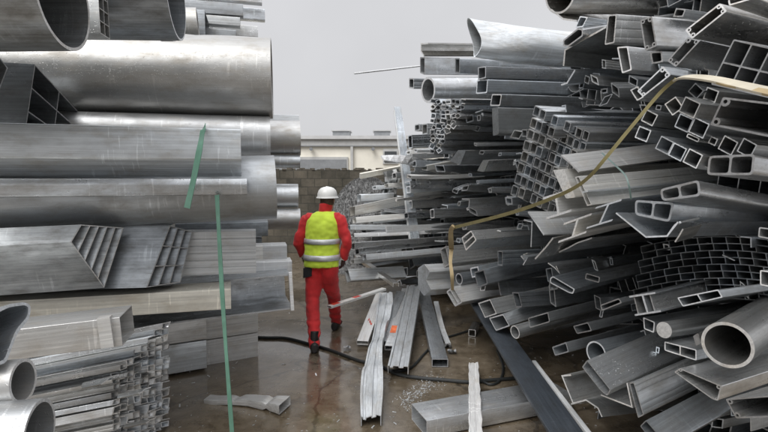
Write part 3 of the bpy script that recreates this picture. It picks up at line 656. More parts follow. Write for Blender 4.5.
bm('greenish grey flat beam low in the middle beside the slate plank', [(489, 318), (503, 314), (510, 326), (496, 331)], (560, 302), .98, 'dull', t=1.2)
PS('flat_bar', 'long bright flat bar crossing in front of the leaning plank', [(386, 226.5), (386.5, 233)], (480, 224.5), 2.6, 1, 'pale', Y=6.9, L=3.0)
PP('flat_tube', 'bright white box bar pointing at the worker\'s shoulder', [(349.5, 207), (355, 206), (355, 216), (350, 217)], (410, 199), .9, 1.0, 'white', Y=7.6, L=1.6)
PP('flat_tube', 'short white bar just above the bright box bar', [(357, 195), (361, 194.5), (361, 202), (357, 203)], (384, 197), .9, .9, 'white', Y=8.0, L=.6)
PC('thin_rod', 'thin bright rod running from the bright box bar across the plank', 396, 200, 1.6, (441, 195.5), 0, 1, 'bright', Y=7.4, nn=10, L=1.6)
PS('flat_bar', 'pale wooden-looking flat bar poking out over the shredded heap', [(360, 173.5), (360, 178.5)], (391, 170), 2.4, 1, 'cream', Y=8.2, L=1.0)
PP('flat_tube', 'small white box bar end beside the long bright flat bar', [(368, 217), (373, 217), (373, 224), (368, 224)], (402, 217), .9, 1.0, 'white', Y=7.6, L=.8)
tw = lambda s, x, y, z: (x, y * math.cos(s * 2.2) - z * math.sin(s * 2.2), y * math.sin(s * 2.2) + z * math.cos(s * 2.2) + .05 * math.sin(s * 5))
PS('twisted_strip', 'twisted bright strip curling out above the pale flat bar', [(381, 156), (384, 161)], (430, 168), 1.6, 1, 'bright', Y=7.4, L=1.6, seg=16, warp=tw)
# --- bright bars reaching into the aisle behind the worker
for lab, x0, y0, x1, y1, h, mt, Y in (
    ('bright bar sticking out highest over the heap, just left of the plank', 384, 186, 430, 183, 4, 'white', 8.0),
    ('bright flat bar a little under the white short bar left of the plank', 372, 188, 420, 186, 3.5, 'pale', 8.2),
    ('white bar end right by the worker\'s shoulder, under the bright box bar', 352, 221, 420, 216, 6, 'white', 7.4),
    ('grey bar end level with the worker\'s upper arm', 346, 228, 410, 227, 5, 'pale', 7.3),
    ('thin white bar near the worker\'s elbow', 350, 236, 405, 233, 4, 'white', 7.2),
    ('bright channel end near the worker\'s hand', 355, 252, 410, 246, 6, 'bright', 7.0),
    ('white stub of bar at hand height touching the grooved profile', 362, 258, 400, 254, 6, 'white', 6.9),
    ('long pale bar low behind the diagonal channel', 350, 262, 420, 256, 5, 'pale', 7.2),
    ('pale bar right of the leaning plank, at its middle', 406, 190, 470, 186, 7, 'pale', 7.6),
    ('mid grey bar right of the leaning plank, a little lower', 408, 205, 470, 201, 8, 'mid', 7.6),
    ('bright bar right of the leaning plank, near its foot', 404, 216, 470, 213, 6, 'bright', 7.5),
    ('broad grey bar right of the plank just over the flat crossing bar', 430, 214, 490, 210, 9, 'dull', 7.0),
    ('pale rounded bar top right of the plank under the small dark tube', 408, 142, 440, 141, 13, 'bright', 7.8),
    ('thin bar right of the plank under the pale rounded one', 406, 153, 440, 152, 4, 'white', 7.8),
    ('grey bar poking out beside the twisted strip', 412, 164, 470, 166, 6, 'mid', 7.6),
    ('long dull bar crossing behind the plank at mid height', 392, 176, 470, 174, 6, 'dull', 7.9)):
    PP('flat_tube', lab, [(x0, y0 - h / 2), (x0 + 4, y0 - h / 2 - .8), (x0 + 4.5, y0 + h / 2 - .6), (x0 + .6, y0 + h / 2)], (x1, y1), 1, .9, mt, Y=Y, L=2.0, r=.05)
# crumpled sheet behind the plank
V, Fc = [], []
for i in range(9):
    for j in range(7):
        p = at(383 + i * 1.9 + 2 * math.sin(j), 172 + j * 5 - i * .4, 8.3)
        V.append(p + Vector((0, .09 * noise.noise((i * .6, j * .8, 3)) * 3, .03 * noise.noise((i, j, 9)))))
        
n7 = 7
for i in range(8):
    for j in range(6): Fc.append((i * n7 + j, (i + 1) * n7 + j, (i + 1) * n7 + j + 1, i * n7 + j + 1))
b = len(V); V += [v + Vector((.004, .012, .004)) for v in V]
Fc += [tuple(b + k for k in f[::-1]) for f in Fc]
tag(mesh_obj('crumpled_sheet', V, Fc, M['dull'], smooth=True), 'crumpled grey metal sheet standing behind the leaning plank', 'sheet')
# --- plank leaning upright at the end of the pile
A, B = at(415.5, 243, 7.5), at(397.5, 107, 8.1)
for k, (lab, off, wd) in enumerate((('tall pale plank leaning upright against the far end of the right pile', 0, .14), ('narrow rail clipped along the tall leaning plank\'s left edge', -.085, .025))):
    X = (B - A).normalized(); y = Vector((1, .25, 0)); y = (y - X * y.dot(X)).normalized(); z = X.cross(y)
    mw = Matrix.Identity(4)
    for i in range(3): mw[i][0], mw[i][1], mw[i][2], mw[i][3] = X[i], y[i], z[i], A[i] + y[i] * off
    h = wd / 2
    sec = [(-h, -.016), (h, -.016), (h, .016), (h * .7, .016), (h * .6, .006), (-h * .6, .006), (-h * .7, .016), (-h, .016)]
    o = extrude('leaning_plank' if not k else 'edge_rail', sec, [], (B - A).length * (1 - .03 * k), [M['pale' if k else 'mid'], M['edge']], mw, None, 1, 10, (lambda s, x, y, z: (x, y * (1 - .25 * s) + (.02 * s if k else 0), z - .015 * math.sin(3.14 * s))), smooth=False)
    tag(o, lab, 'plank' if not k else 'rail')

# ================================================================== filling of the right pile
def ytop(px):
    pts = [(415, 118), (432, 108), (470, 78), (500, 66), (570, 52), (600, 22), (640, -10), (700, -40), (900, -60)]
    for (a, b), (c, d) in zip(pts, pts[1:]):
        if a <= px <= c: return b + (d - b) * (px - a) / (c - a)
    return 999
nf = 0
z = .14
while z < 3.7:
    s = 0.0
    while s < 6.6:
        wd, hd = rnd.uniform(.2, .42), rnd.uniform(.12, .24)
        Yp = 2.0 + s; x = 1.6 - .211 * (Yp - 2.5)
        setb = .17 * Yp + rnd.uniform(.3, .65); P = Vector((x + setb * .75 + .1, Yp + setb * .45, z + rnd.uniform(-.03, .03)))
        v = P - CAM; k = v.dot(FW); px = 384 + F * v.x / k; py = 216 - F * v.dot(UP) / k
        s += wd / .9 + .03
        if py < ytop(px) + 12 or (px < 600 and py > 302) or (px < 640 and py > 345 ) or px < 418 or px > 830 or py > 470: continue
        yw = R(28 + rnd.uniform(-3, 3)); X = Vector((math.cos(yw), math.sin(yw), rnd.uniform(-.02, .03))).normalized(); y = Vector((-X.y, X.x, 0)).normalized(); zz = X.cross(y)
        ro = rnd.gauss(0, .22); y, zz = y * math.cos(ro) + zz * math.sin(ro), zz * math.cos(ro) - y * math.sin(ro)
        mw = Matrix.Identity(4)
        for i in range(3): mw[i][0], mw[i][1], mw[i][2], mw[i][3] = X[i], y[i], zz[i], P[i]
        a, b = wd / 2, hd / 2; q = [(-a, -b), (a, -b), (a, b), (-a, b)]; kd = rnd.random()
        if kd < .5: outer, holes = rounded(notched(q, .007), .004, 2), [inset(q, .009)]
        elif kd < .75: outer, holes = cells(q, rnd.choice((2, 3)), 1, .006)
        elif kd < .88: outer, holes = strip([(-a, b), (-a, -b), (a, -b), (a, b)], .007), []
        else: outer, holes = circle((0, 0), b, 24), [circle((0, 0), b - .008, 24)]
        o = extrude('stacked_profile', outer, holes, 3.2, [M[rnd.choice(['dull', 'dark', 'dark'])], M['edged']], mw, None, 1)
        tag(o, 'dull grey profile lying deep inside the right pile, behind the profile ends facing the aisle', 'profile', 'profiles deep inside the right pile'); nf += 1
    z += .215
# thinner profiles packed between the hand-placed ones
for (x0, x1, y0, y1, cnt_, h0, h1, dd) in ((440, 530, 110, 250, 46, 3, 8, 1.06), (470, 640, 258, 316, 15, 10, 18, 1.07), (600, 760, 226, 330, 9, 6, 11, 1.16), (560, 720, 62, 112, 26, 5, 11, 1.06), (590, 760, 330, 425, 16, 6, 14, 1.08)):
    for i in range(cnt_):
        px, py = rnd.uniform(x0, x1), rnd.uniform(y0, y1)
        if py > 300 and px < 470: continue
        Y = Yr(px) * (dd + rnd.uniform(-.03, .06)); h = rnd.uniform(h0, h1); wv_ = h * (rnd.uniform(.4, 1.3) if y0 != 258 else rnd.uniform(.25, .5)); sk = rnd.gauss(0, .35)
        if CAM.z - (py + h - 180) / F * Y < .08: continue
        e = Vector((wv_ / 2, wv_ / 2 * (rnd.gauss(.1, .3)))); g = Vector((h * .5 * sk * .6, h / 2)); c = Vector((px, py))
        pl = [c - e - g, c + e - g, c + e + g, c - e + g]; vs_ = (180 - py) / 940
        gl = dict(group='thin profiles packed between the larger ones in the right pile', yaw=28 + rnd.gauss(0, 3)); lab = 'thin grey profile packed between the larger profile ends of the right pile'
        mt = rnd.choice(['mid', 'dull', 'dull', 'dark'] if y0 < 120 else ['dull', 'dark', 'dark', 'dark']); q_ = (px + 100, py + 100 * vs_ + rnd.gauss(0, 4))  # lower regions draw darker metal, shade there put into the colour
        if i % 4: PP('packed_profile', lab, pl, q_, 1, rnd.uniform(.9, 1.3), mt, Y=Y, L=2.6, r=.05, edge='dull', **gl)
        else: PS('packed_profile', lab, pl[:rnd.choice((2, 3))], q_, 1.2, 1, mt, Y=Y, L=2.6, edge='dull', **gl)
# far rows standing behind the tangle, closing the pile towards the block wall
for j in range(14):
    for i in range(4):
        px = 404 + i * 13 + rnd.uniform(-4, 4) - max(0, 6 - j) * -1.5; py = 128 + j * 12 + rnd.uniform(-2, 2); h, wv_ = rnd.uniform(6, 11), rnd.uniform(3, 6)
        if py < 165 and px < 412: continue
        PP('packed_profile', 'grey profile in the far rows at the back of the right pile, beyond the tangle', [(px, py - h / 2), (px + wv_, py - h / 2 - 1), (px + wv_, py + h / 2 - 1), (px, py + h / 2)], (px + 60, py + (180 - py) * .05 + rnd.gauss(0, 1.5)), 1, 1, rnd.choice(['mid', 'dull', 'dull', 'bright']), Y=8.7 + rnd.uniform(-.3, .3) - i * .2, L=3, r=.05, edge='dull', group='far rows at the back of the right pile')
# loose scrap pieces at the far end of the pile
for i in range(70):
    px = rnd.uniform(352, 470); py = rnd.uniform(150 + max(0, 395 - px) * 1.1, 288 if px > 385 else 268)
    if px < 395 and py < 190: continue
    Y = rnd.uniform(7.6, 9.0) - max(0, px - 400) * .012; s = rnd.uniform(2.2, 6)
    a = rnd.gauss(0, .3); c = Vector((px, py)); e = Vector((s * .55, s * .55 * math.sin(a))); g = Vector((-s * .4 * math.sin(a), s * rnd.uniform(.35, .9)))
    pl = [c - e - g, c + e - g, c + e + g, c - e + g]; q = (px + 80, py + rnd.gauss(-2, 6)); mt = rnd.choice(['bright', 'pale', 'mid', 'mid', 'dull', 'white'])
    gl = dict(group='tangle of short scrap pieces at the far end of the right pile', Y=Y, L=rnd.uniform(.6, 2.2), yaw=rnd.uniform(16, 34), seg=6, warp=sag(rnd.gauss(0, .03), rnd.gauss(0, .03)))
    lab = 'short scrap profile in the tangle around the foot of the leaning plank'
    if i % 3: PP('scrap_profile', lab, pl, q, 1, .9, mt, **gl)
    else: PS('scrap_profile', lab, pl[:3], q, 1.0, 1, mt, **gl)
NTH = ['first', 'second', 'third', 'fourth', 'fifth', 'sixth', 'seventh', 'eighth', 'ninth', 'tenth', 'eleventh', 'twelfth', 'thirteenth', 'fourteenth', 'fifteenth', 'sixteenth', 'seventeenth']
# ================================================================== LEFT PILE
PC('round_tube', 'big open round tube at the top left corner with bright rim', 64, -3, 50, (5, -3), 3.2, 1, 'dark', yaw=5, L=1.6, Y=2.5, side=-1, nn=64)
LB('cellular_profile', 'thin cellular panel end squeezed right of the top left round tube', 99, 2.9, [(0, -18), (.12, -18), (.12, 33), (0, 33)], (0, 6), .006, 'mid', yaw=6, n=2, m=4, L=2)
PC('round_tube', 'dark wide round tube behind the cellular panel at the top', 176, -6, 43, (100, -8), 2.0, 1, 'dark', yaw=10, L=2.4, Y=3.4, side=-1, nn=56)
PC('small_ring', 'small bright ring of tube resting on the largest tube', 174, 37, 4.2, (160, 37), 1.2, 1, 'tube', yaw=-20, L=.12, Y=3.9, side=-1)
PC('round_tube', 'short bright upright-looking tube end behind the dark wide tube', 198, 24, 15, (150, 24), 1.6, 1, 'tube', yaw=16, L=2, Y=5.2, side=-1)
for lab, x, y0, y1, Y, mt in (
    ('topmost small grey bar end at the upper left against the sky', 262, -4, 3, 6.4, 'mid'), ('second small grey bar end against the sky at the upper left', 243, 4, 16, 5.9, 'dull'),
    ('bright small bar reaching furthest right beside the second bar', 265, 9, 20, 6.6, 'mid'), ('dark small bar in the middle of the upper left sheaf', 240, 17, 26, 5.9, 'dull'),
    ('small square bar end low in the upper left sheaf', 258, 26, 37, 6.3, 'mid'), ('lowest dark bar of the upper left sheaf, just above the largest tube', 236, 30, 41, 5.8, 'dark')):
    LB('small_bar', lab, x, Y, [(0, y0), (.12, y0), (.12, y1), (0, y1)], None, .008, mt, yaw=14, L=2.5)
def dentl(s, x, y, z): return (x, y, z - .006 * math.exp(-((x - .62) / .05) ** 2) + .004 * noise.noise((x * 3, y * 4, z * 4)))
PC('huge_tube', 'largest smooth tube lying across the left pile, wet with rain drops', 272, 79, 38.5, (94, 74), 1.6, 1, 'tube', yaw=11, L=4.2, Y=4.6, side=-1, nn=80, seg=60, warp=dentl)
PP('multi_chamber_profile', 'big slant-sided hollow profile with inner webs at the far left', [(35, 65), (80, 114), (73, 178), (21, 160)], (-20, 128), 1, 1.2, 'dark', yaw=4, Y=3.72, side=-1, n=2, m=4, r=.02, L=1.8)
PP('box_profile', 'pointed box profile corner at the left frame edge above the slant-sided one', [(-40, 40), (-6, 50), (8, 68), (-2, 94), (-40, 100)], (-60, 70), 1, 1.5, 'dull', yaw=4, Y=2.6, side=-1, r=.03, L=1)
LB('wide_profile', 'widest pale box profile on the left, with the green strap tail over it', 241, 3.7, [(.30, 129), (0, 129), (0, 160), (.16, 177), (.30, 177)], None, .008, 'pale', yaw=16, L=2.7, r=.012)
LB('wide_profile', 'slimmer grey box profile directly under the widest pale one on the left', 247, 3.72, [(.32, 178.5), (.0, 178.5), (-.012, 184), (.0, 195), (.32, 195)], None, .006, 'mid', yaw=16, L=2.7, r=.008)
PC('round_tube', 'smooth round tube ending just above the huge lower tube at left', 270, 137, 20, (150, 135), 1.5, 1, 'tube', yaw=14, L=3, Y=4.5, side=-1, nn=48)
PC('huge_tube', 'huge smooth tube running under the widest pale box profile on the left', 275, 187, 31.5, (0, 196), 1.5, 1, 'tubed', yaw=15, L=3.2, Y=4.15, side=-1, nn=72)
LB('flat_slab', 'small white slab capping the short far tubes on the left', 299, 7.4, [(0, 115), (.5, 115), (.5, 121), (0, 121)], None, 0, 'white', yaw=14, L=1.5)
PC('round_tube', 'short bright far tube end, upper of three beside the worker', 300, 138, 17, (250, 138), 1.3, 1, 'tube', yaw=12, L=2.5, Y=7.3, side=-1, nn=48)
PC('round_tube', 'narrow far tube tucked between the upper bright far tube and the wall', 300, 161.5, 6.5, (250, 161), 1.2, 1, 'tube', yaw=12, L=2.5, Y=7.2, side=-1)
PC('round_tube', 'bright far tube end, middle of three beside the worker', 298, 196, 12, (250, 196), 1.3, 1, 'tube', yaw=12, L=2.5, Y=7.2, side=-1, nn=40)
PC('round_tube', 'pale far tube end, lowest of three beside the worker', 300, 219, 10.5, (250, 219), 1.3, 1, 'tube', yaw=12, L=2.5, Y=7.1, side=-1, nn=40)
LB('dark_slab', 'dark slab lying between the huge lower tube and the grooved profile', 268, 5.4, [(0, 222), (.4, 222), (.4, 236), (0, 236)], None, 0, 'dark', yaw=14, L=2.6)
LB('dark_slab', 'dark block sitting behind the stepped white profiles', 262, 5.6, [(0, 238), (.4, 238), (.4, 262), (0, 262)], None, 0, 'dark', yaw=14, L=2.6)
# slanted cellular ends
PP('cell_profile', 'dark profile with slanted open end showing long diagonal chambers', [(71, 242), (104, 287), (123, 228), (81, 225)], (10, 249), 1, .9, 'dark', yaw=13, Y=3.5, side=-1, cut=-28, n=5, m=1, r=0, L=2.2)
LB('grooved_profile', 'grooved dark slab behind the slanted diagonal chambers', 170, 3.95, [(.02, 226), (.02, 238), (.012, 239), (.02, 240), (.02, 252), (.012, 253), (.02, 254), (.02, 268), (.012, 269), (.02, 270), (.02, 286), (.25, 286), (.25, 226)], (40, 258), 0, 'dark', yaw=13, L=2, r=0)
PP('cell_profile', 'profile with slanted open end showing a lattice of small chambers', [(147, 287), (180, 282), (192, 232), (170, 226)], (90, 258), 1, .9, 'dark', yaw=13, Y=3.9, side=-1, cut=-30, n=3, m=3, r=0, L=1.2)
LB('grooved_profile', 'pale grooved slab right behind the small chamber lattice', 256, 4.25, [(0, 231)] + [p for k in range(1, 6) for p in ((0, 231 + k * 7 - .6), (.006, 231 + k * 7), (0, 231 + k * 7 + .6))] + [(0, 273), (.2, 273), (.2, 231)], (180, 254), 0, 'white', yaw=15, L=1.6, r=0)
LB('white_block', 'white stepped block right of the pale grooved slab, highest step', 263, 4.9, [(0, 246), (.2, 246), (.2, 271), (0, 271)], None, 0, 'pale', yaw=15, L=1)
LB('white_block', 'white stepped block middle step beside the worker\'s hand', 287, 5.0, [(0, 245), (.25, 245), (.25, 261), (0, 261)], None, .006, 'white', yaw=15, L=1.2)
LB('white_block', 'white stepped block lowest step above the open channel', 292, 4.85, [(0, 261), (.25, 261), (.25, 276), (0, 276)], None, .006, 'white', yaw=15, L=1.4)
LB('open_channel', 'long channel lying on its side, dark open hollow facing the aisle', 291, 4.6, [(-.03, 274), (.5, 274), (.5, 307.5), (-.03, 307.5)], (180, 303), 0, 'mid', yaw=18, L=2.6, out=.014, edge='edge')
LB('flat_bar', 'short bright flat bar upright across the end of the open channel', 292.5, 4.585, [(-.045, 271.5), (.0, 271.5), (.0, 309.5), (-.045, 309.5)], (180, 303), 0, 'white', yaw=18, L=.03)
LB('cream_beam', 'cream box beam with satin face crossing under the slanted ends', 231, 3.95, [(0, 288.5), (.3, 288.5), (.3, 309), (0, 309)], (0, 313), .006, 'cream', yaw=17, L=2.4, r=.004)
LB('pale_beam', 'pale box beam with scratched end below the cream one', 121, 2.95, [(0, 317), (.3, 317), (.3, 346), (0, 346)], (14, 345), .006, 'pale', yaw=14, L=1.6, r=.005)
LB('end_band', 'whitish scuffed collar wrapped round the pale box beam near its end', 112, 2.92, [(-.006, 316.6), (.05, 316.6), (.05, 346.6), (-.006, 346.6)], (14, 346), 0, 'white', yaw=14, L=.07, r=0)
# thick tubes, lower left corner
PP('thick_tube', 'thick walled rounded slot tube at the left edge under the cream beam', [(-8, 312), (8, 304), (24, 302), (31, 305), (30, 318), (18, 332), (11, 350), (6, 364), (-8, 366)], (-40, 345), 1, 3.4, 'mid', yaw=4, Y=2.15, side=-1, r=.6, L=1)
PC('thick_tube', 'thick walled round tube, smaller of two in the lower left corner', 23.5, 381, 22.5, (0, 383), 3.4, 1, 'tubed', yaw=5, L=1, Y=2.1, side=-1, nn=48)
PC('thick_tube', 'thick walled round tube, larger one at the bottom left corner', 40, 433, 34, (0, 436), 3.6, 1, 'tubed', yaw=10, L=1, Y=2.0, side=-1, nn=56)
# crumpled sheaf of thin profiles
for j in range(17):
    for i in range(8):
        px = 116 + i * 7.0 + rnd.uniform(-.8, .8); top = 376 - i * 7.0; py = top + j * 6.6 + rnd.uniform(-.7, .7) + 1.5 * math.sin(px * .4 + j)
        if py > 440: continue
        w_, h_ = 3.7, 3.2; k = lambda: rnd.uniform(-.8, .8); sk = rnd.uniform(-.6, 1.2)
        pl = [(px - w_ + k() + sk, py - h_ + k()), (px + w_ + k() + sk, py - h_ - 1.8 + k()), (px + w_ + k(), py + h_ - 1.8 + k()), (px - w_ + k(), py + h_ + k())]
        lab = f'thin crumpled profile in the lower left sheaf, {NTH[i]} column from left, {NTH[j]} from column top'
        gl = dict(yaw=14, Y=3.3 + i * .06 + rnd.uniform(-.06, .04), side=-1, cut=-30, group='sheaf of thin crumpled profiles at lower left', L=1.9)
        mt = rnd.choice(['mid', 'mid', 'pale', 'dull'])
        if (i * 3 + j) % 5: PP('thin_profile', lab, pl, (px - 70, py + 13), 1, .8, mt, r=.05, **gl)
        else: PS('thin_profile', lab, [pl[1], pl[0], pl[3], pl[2]], (px - 70, py + 13), 1.0, 1, mt, **gl)
# foil scraps hanging in the sheaf
for lab, x, y, s in (('bright bent foil flap in the middle of the lower left sheaf', 145, 391, 6), ('bright square scrap flap near the bottom of the lower left sheaf', 151, 421, 5), ('pale bent flap at the upper left of the lower left sheaf', 110, 380, 9)):
    PS('bent_flap', lab, [(x - s, y + s * .5), (x, y - s * .3), (x + s, y - s * .6)], (x - 40, y + 8), 1.2, 1, 'bright', yaw=14, Y=3.15, side=-1, cut=-30, L=.16)
# panel blocks on the ground
for lab, px, y0, y1, L_, mt in (('upper right flat box of the four stacked on the ground at left', 258, 312.5, 332, .80, 'white'), ('lower right flat box of the four stacked on the ground at left', 258, 333, 359.5, .80, 'white'),
                     ('upper left flat box of the four stacked on the ground at left', 206.5, 317, 339, .95, 'pale'), ('lower left flat box of the four stacked on the ground at left', 206.5, 340, 368, .95, 'pale')):
    Yp = 5.28 if px > 250 else 4.86
    LB('flat_box', lab, px, Yp, [(0, y0), (.3, y0), (.3, y1), (0, y1)], None, .006, mt, yaw=29, L=L_, r=.006)
# filling of the left pile
for i, (px, py, h) in enumerate([(60, 60, 60), (120, 20, 40), (150, 120, 50), (240, 60, 40), (230, 110, 34), (250, 200, 44), (240, 160, 40), (200, 250, 60), (245, 240, 34), (252, 290, 40), (225, 325, 40), (150, 330, 50), (180, 290, 40), (100, 300, 60),
                                 (80, 350, 60), (60, 410, 60), (110, 250, 60), (60, 200, 60), (20, 300, 60), (130, 180, 60), (205, 25, 30), (90, 110, 70), (40, 150, 70), (235, 270, 30), (90, 390, 50), (30, 30, 60)]):
    Y = .75 + 620 / (384 - px) + (1.2 if px > 150 else 2.0)
    if py > 320 and px > 140: Y = 5.9
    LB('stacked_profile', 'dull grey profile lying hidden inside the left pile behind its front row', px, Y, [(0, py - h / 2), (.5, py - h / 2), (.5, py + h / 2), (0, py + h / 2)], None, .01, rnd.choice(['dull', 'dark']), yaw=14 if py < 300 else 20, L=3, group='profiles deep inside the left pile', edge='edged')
# ================================================================== loose pieces in the aisle
red = flat('red_paint_mark', (.55, .05, .03), .5, .3, 20); orange = flat('orange_paint_mark', (.75, .16, .05), .5, .3, 20)
def mark(parent, mat, x, w_, d, z, y=0):
    """painted patch: a very thin sheet 2 mm proud of the face it sits on (parent space)"""
    V = [(x, y - w_ / 2, z), (x + d, y - w_ / 2, z), (x + d, y + w_ / 2, z), (x, y + w_ / 2, z)]
    o = mesh_obj('paint_mark', V, [(0, 1, 2, 3)], mat); o.parent = parent; return o
o = GB('flat_tube', 'white flat tube with a red painted mark lying on the wet ground', (362.5, 343), .045, (381, 294), .30, .135, .05, mat='white')
for k in range(3): mark(o, red, .40 + k * .055, .016, .04, .0272, -.03 + .025 * k); mark(o, red, .42 + k * .05, .01, .05, .0274, -.02 + .02 * k)
crush2 = lambda s, x, y, z: (x, y * (1 + .25 * math.sin(s * 9)) + .03 * math.sin(s * 5), z + .03 * noise.noise((x * 4, y * 12, 2)) + (.02 * math.sin(x * 11) if z > 0 else 0))
GB('bent_channel', 'long crumpled white channel lying lengthwise in the aisle', (371, 421), .05, (384, 297), .32, .15, .08, .006, 'white', kind='groove', seg=30, warp=crush2)
GB('flat_tube', 'grey flat box beside the crumpled white channel, left of the orange marked one', (381, 343), .12, (401, 293), .34, .12, .05, .004, 'mid')
o = GB('flat_tube', 'grey flat box with an orange painted mark in the aisle', (390, 348), .12, (406, 290), .34, .115, .05, .004, 'mid')
mark(o, orange, .33, .085, .2, .0272)
GB('wide_profile', 'broad grooved dark grey profile right of the orange marked box', (398, 370), .10, (414, 288), .36, .19, .08, .005, 'dull', kind='groove')
GB('box_tube', 'open ended square box tube lying alone towards the camera', (440, 363), .05, (423, 292), .22, .165, .085, .006, 'mid', seg=1)
GB('thin_strip', 'narrow white bent strip beside the open ended box tube', (448, 344), .03, (436, 302), .22, .06, .02, .004, 'white', kind='chan', seg=10, warp=sag(.06))
GB('wide_box', 'wide grey box profile across the bottom of the aisle with a bright front edge', (419, 420), .07, (560, 394), .09, .30, .13, .006, 'mid')
GB('white_channel', 'torn white channel laid across the wide grey box', (476, 445), .22, (473.5, 364), .10, .085, .03, .005, 'white', kind='groove', seg=14, warp=lambda s, x, y, z: (x, y * (1 + .1 * math.sin(x * 20)), z + .006 * math.sin(x * 31 + y * 40)))
pk = lambda s, x, y, z: (x, y, z)
GB('slate_plank', 'long dark slate-painted plank running towards the camera on the right', (571, 441), .30, (476, 298), .46, .215, .03, .004, 'slate', kind='tube', edge='slate', ext=.3)
GB('white_strip', 'long bright white edge strip lying along the slate plank', (594, 441), .26, (534, 362), .22, .035, .03, .003, 'white', kind='flat')
o = GB('square_stub', 'short stub of square tube with a diagonal web on the ground', (472, 333), .05, (476, 325), .06, .085, .085, .006, 'bright')
# painted rail in front of the pile and diagonal channel
o = GB('painted_rail', 'flat white rail with red bands reaching from the worker\'s leg to the pile', (329, 307), .42, (384, 289), .46, .075, .03, .003, 'white')
for x in (.05, .42): mark(o, red, x, .062, .12, .0165)
GB('diagonal_channel', 'pale channel slanting down in front of the wide grooved profile', (396, 285), .50, (357, 257), .62, .08, .05, .005, 'bright', kind='chan')
# scrap on the left of the aisle
tri = lambda v: abs((v % 1) - .5) * 4 - 1
cr3 = lambda s, x, y, z: (x, y * (1.15 - .6 * s) * (1 + .5 * max(0, s * 4 - 3.2)) * (1 + .45 * max(0, .18 - s) / .18) + .02 * tri(s * 1.1), z * (.95 - .5 * s) * (1 - .5 * max(0, 1 - abs(s - .2) / .05)) - .012 * s + .012 * noise.noise((x * 5, y * 9, 3)) - .02 * max(0, 1 - abs(s - .62) / .07) * (1 if z > 0 else 0))
GB('crumpled_tube', 'crumpled bright tube scrap lying on bare ground near the green strap', (286, 404), .05, (208, 397), .03, .13, .08, .003, 'pale', seg=40, warp=cr3)
for lab, x, y, s in (('small torn shiny scrap right of the open ended box tube', 446, 346, .06), ('tiny pale scrap on the ground beside the painted flat tube', 347, 348, .04), ('small silver scrap next to the square tube stub', 452, 352, .045)):
    p = gp(x, y, .02); V, Fc = [], []
    for a in range(6):
        for b in range(4): V.append(p + Vector(((a - 2.5) * s * .4, (b - 1.5) * s * .5, s * .6 * noise.noise((a * .9, b * .9, x)) + .012)))
    for a in range(5):
        for b in range(3): Fc.append((a * 4 + b, (a + 1) * 4 + b, (a + 1) * 4 + b + 1, a * 4 + b + 1))
    n_ = len(V); V += [v - Vector((0, 0, .004)) for v in V]; Fc += [tuple(n_ + k for k in f[::-1]) for f in Fc]
    tag(mesh_obj('torn_scrap', V, Fc, M['bright'], smooth=True), lab, 'scrap')
# metal shavings and crumbs
V, Fc = [], []
def chip(p, s):
    b = len(V); a = rnd.uniform(0, 6.28); d = Vector((math.cos(a), math.sin(a), rnd.uniform(-.1, .5))) * s; e = Vector((-math.sin(a), math.cos(a), .1)) * s * rnd.uniform(.12, .35); u = Vector((0, 0, .003))
    V.extend([p - d - e + u, p + d - e + u, p + d + e + u, p - d + e + u, p - d - e, p + d - e, p + d + e, p - d + e])
    for f in ((0, 1, 2, 3), (4, 7, 6, 5), (0, 4, 5, 1), (1, 5, 6, 2), (2, 6, 7, 3), (3, 7, 4, 0)): Fc.append(tuple(b + k for k in f))
for i in range(300):
    t = rnd.random(); x = 404 + 34 * t + rnd.gauss(0, 5); y = 402 - 24 * t + rnd.gauss(0, 5) ; chip(gp(x, y, .004), rnd.uniform(.003, .012) * (1 - .3 * t))
for i in range(330):
    p = gp(rnd.uniform(170, 600), rnd.uniform(300, 440), .003); chip(p, rnd.choice((.004, .006, .008, .014)) * rnd.uniform(.5, 1.3))
tag(mesh_obj('metal_shavings', V, Fc, M['pale']), 'bright metal shavings and crumbs scattered over the wet ground', kind='stuff')
# black hoses
hose = flat('black_rubber', (.018, .02, .02), .45, .2, 40, .05)
def hoseo(pts, r, lab):
    P = smooth_path([gp(x, y, r) for x, y in pts], 8); V, Fc = sweep(P, circle((0, 0), r, 10)); tag(mesh_obj('rubber_hose', V, Fc, hose, smooth=True), lab, 'hose')
hoseo([(235, 336), (262, 337.5), (285, 338), (306, 343), (330, 350), (357, 360), (380, 366), (397, 374), (420, 378), (444, 380), (470, 382), (492, 380), (520, 378)], .017, 'long black hose snaking across the wet ground past the worker\'s boot')
hoseo([(369, 350), (376, 360), (385, 368), (398, 371), (412, 367), (426, 352), (440, 340), (470, 330), (490, 318)], .013, 'thinner black hose looping between the loose profiles')
hoseo([(470, 372), (488, 384), (500, 380), (503, 366), (497, 350)], .013, 'short black hose curl by the slate plank')
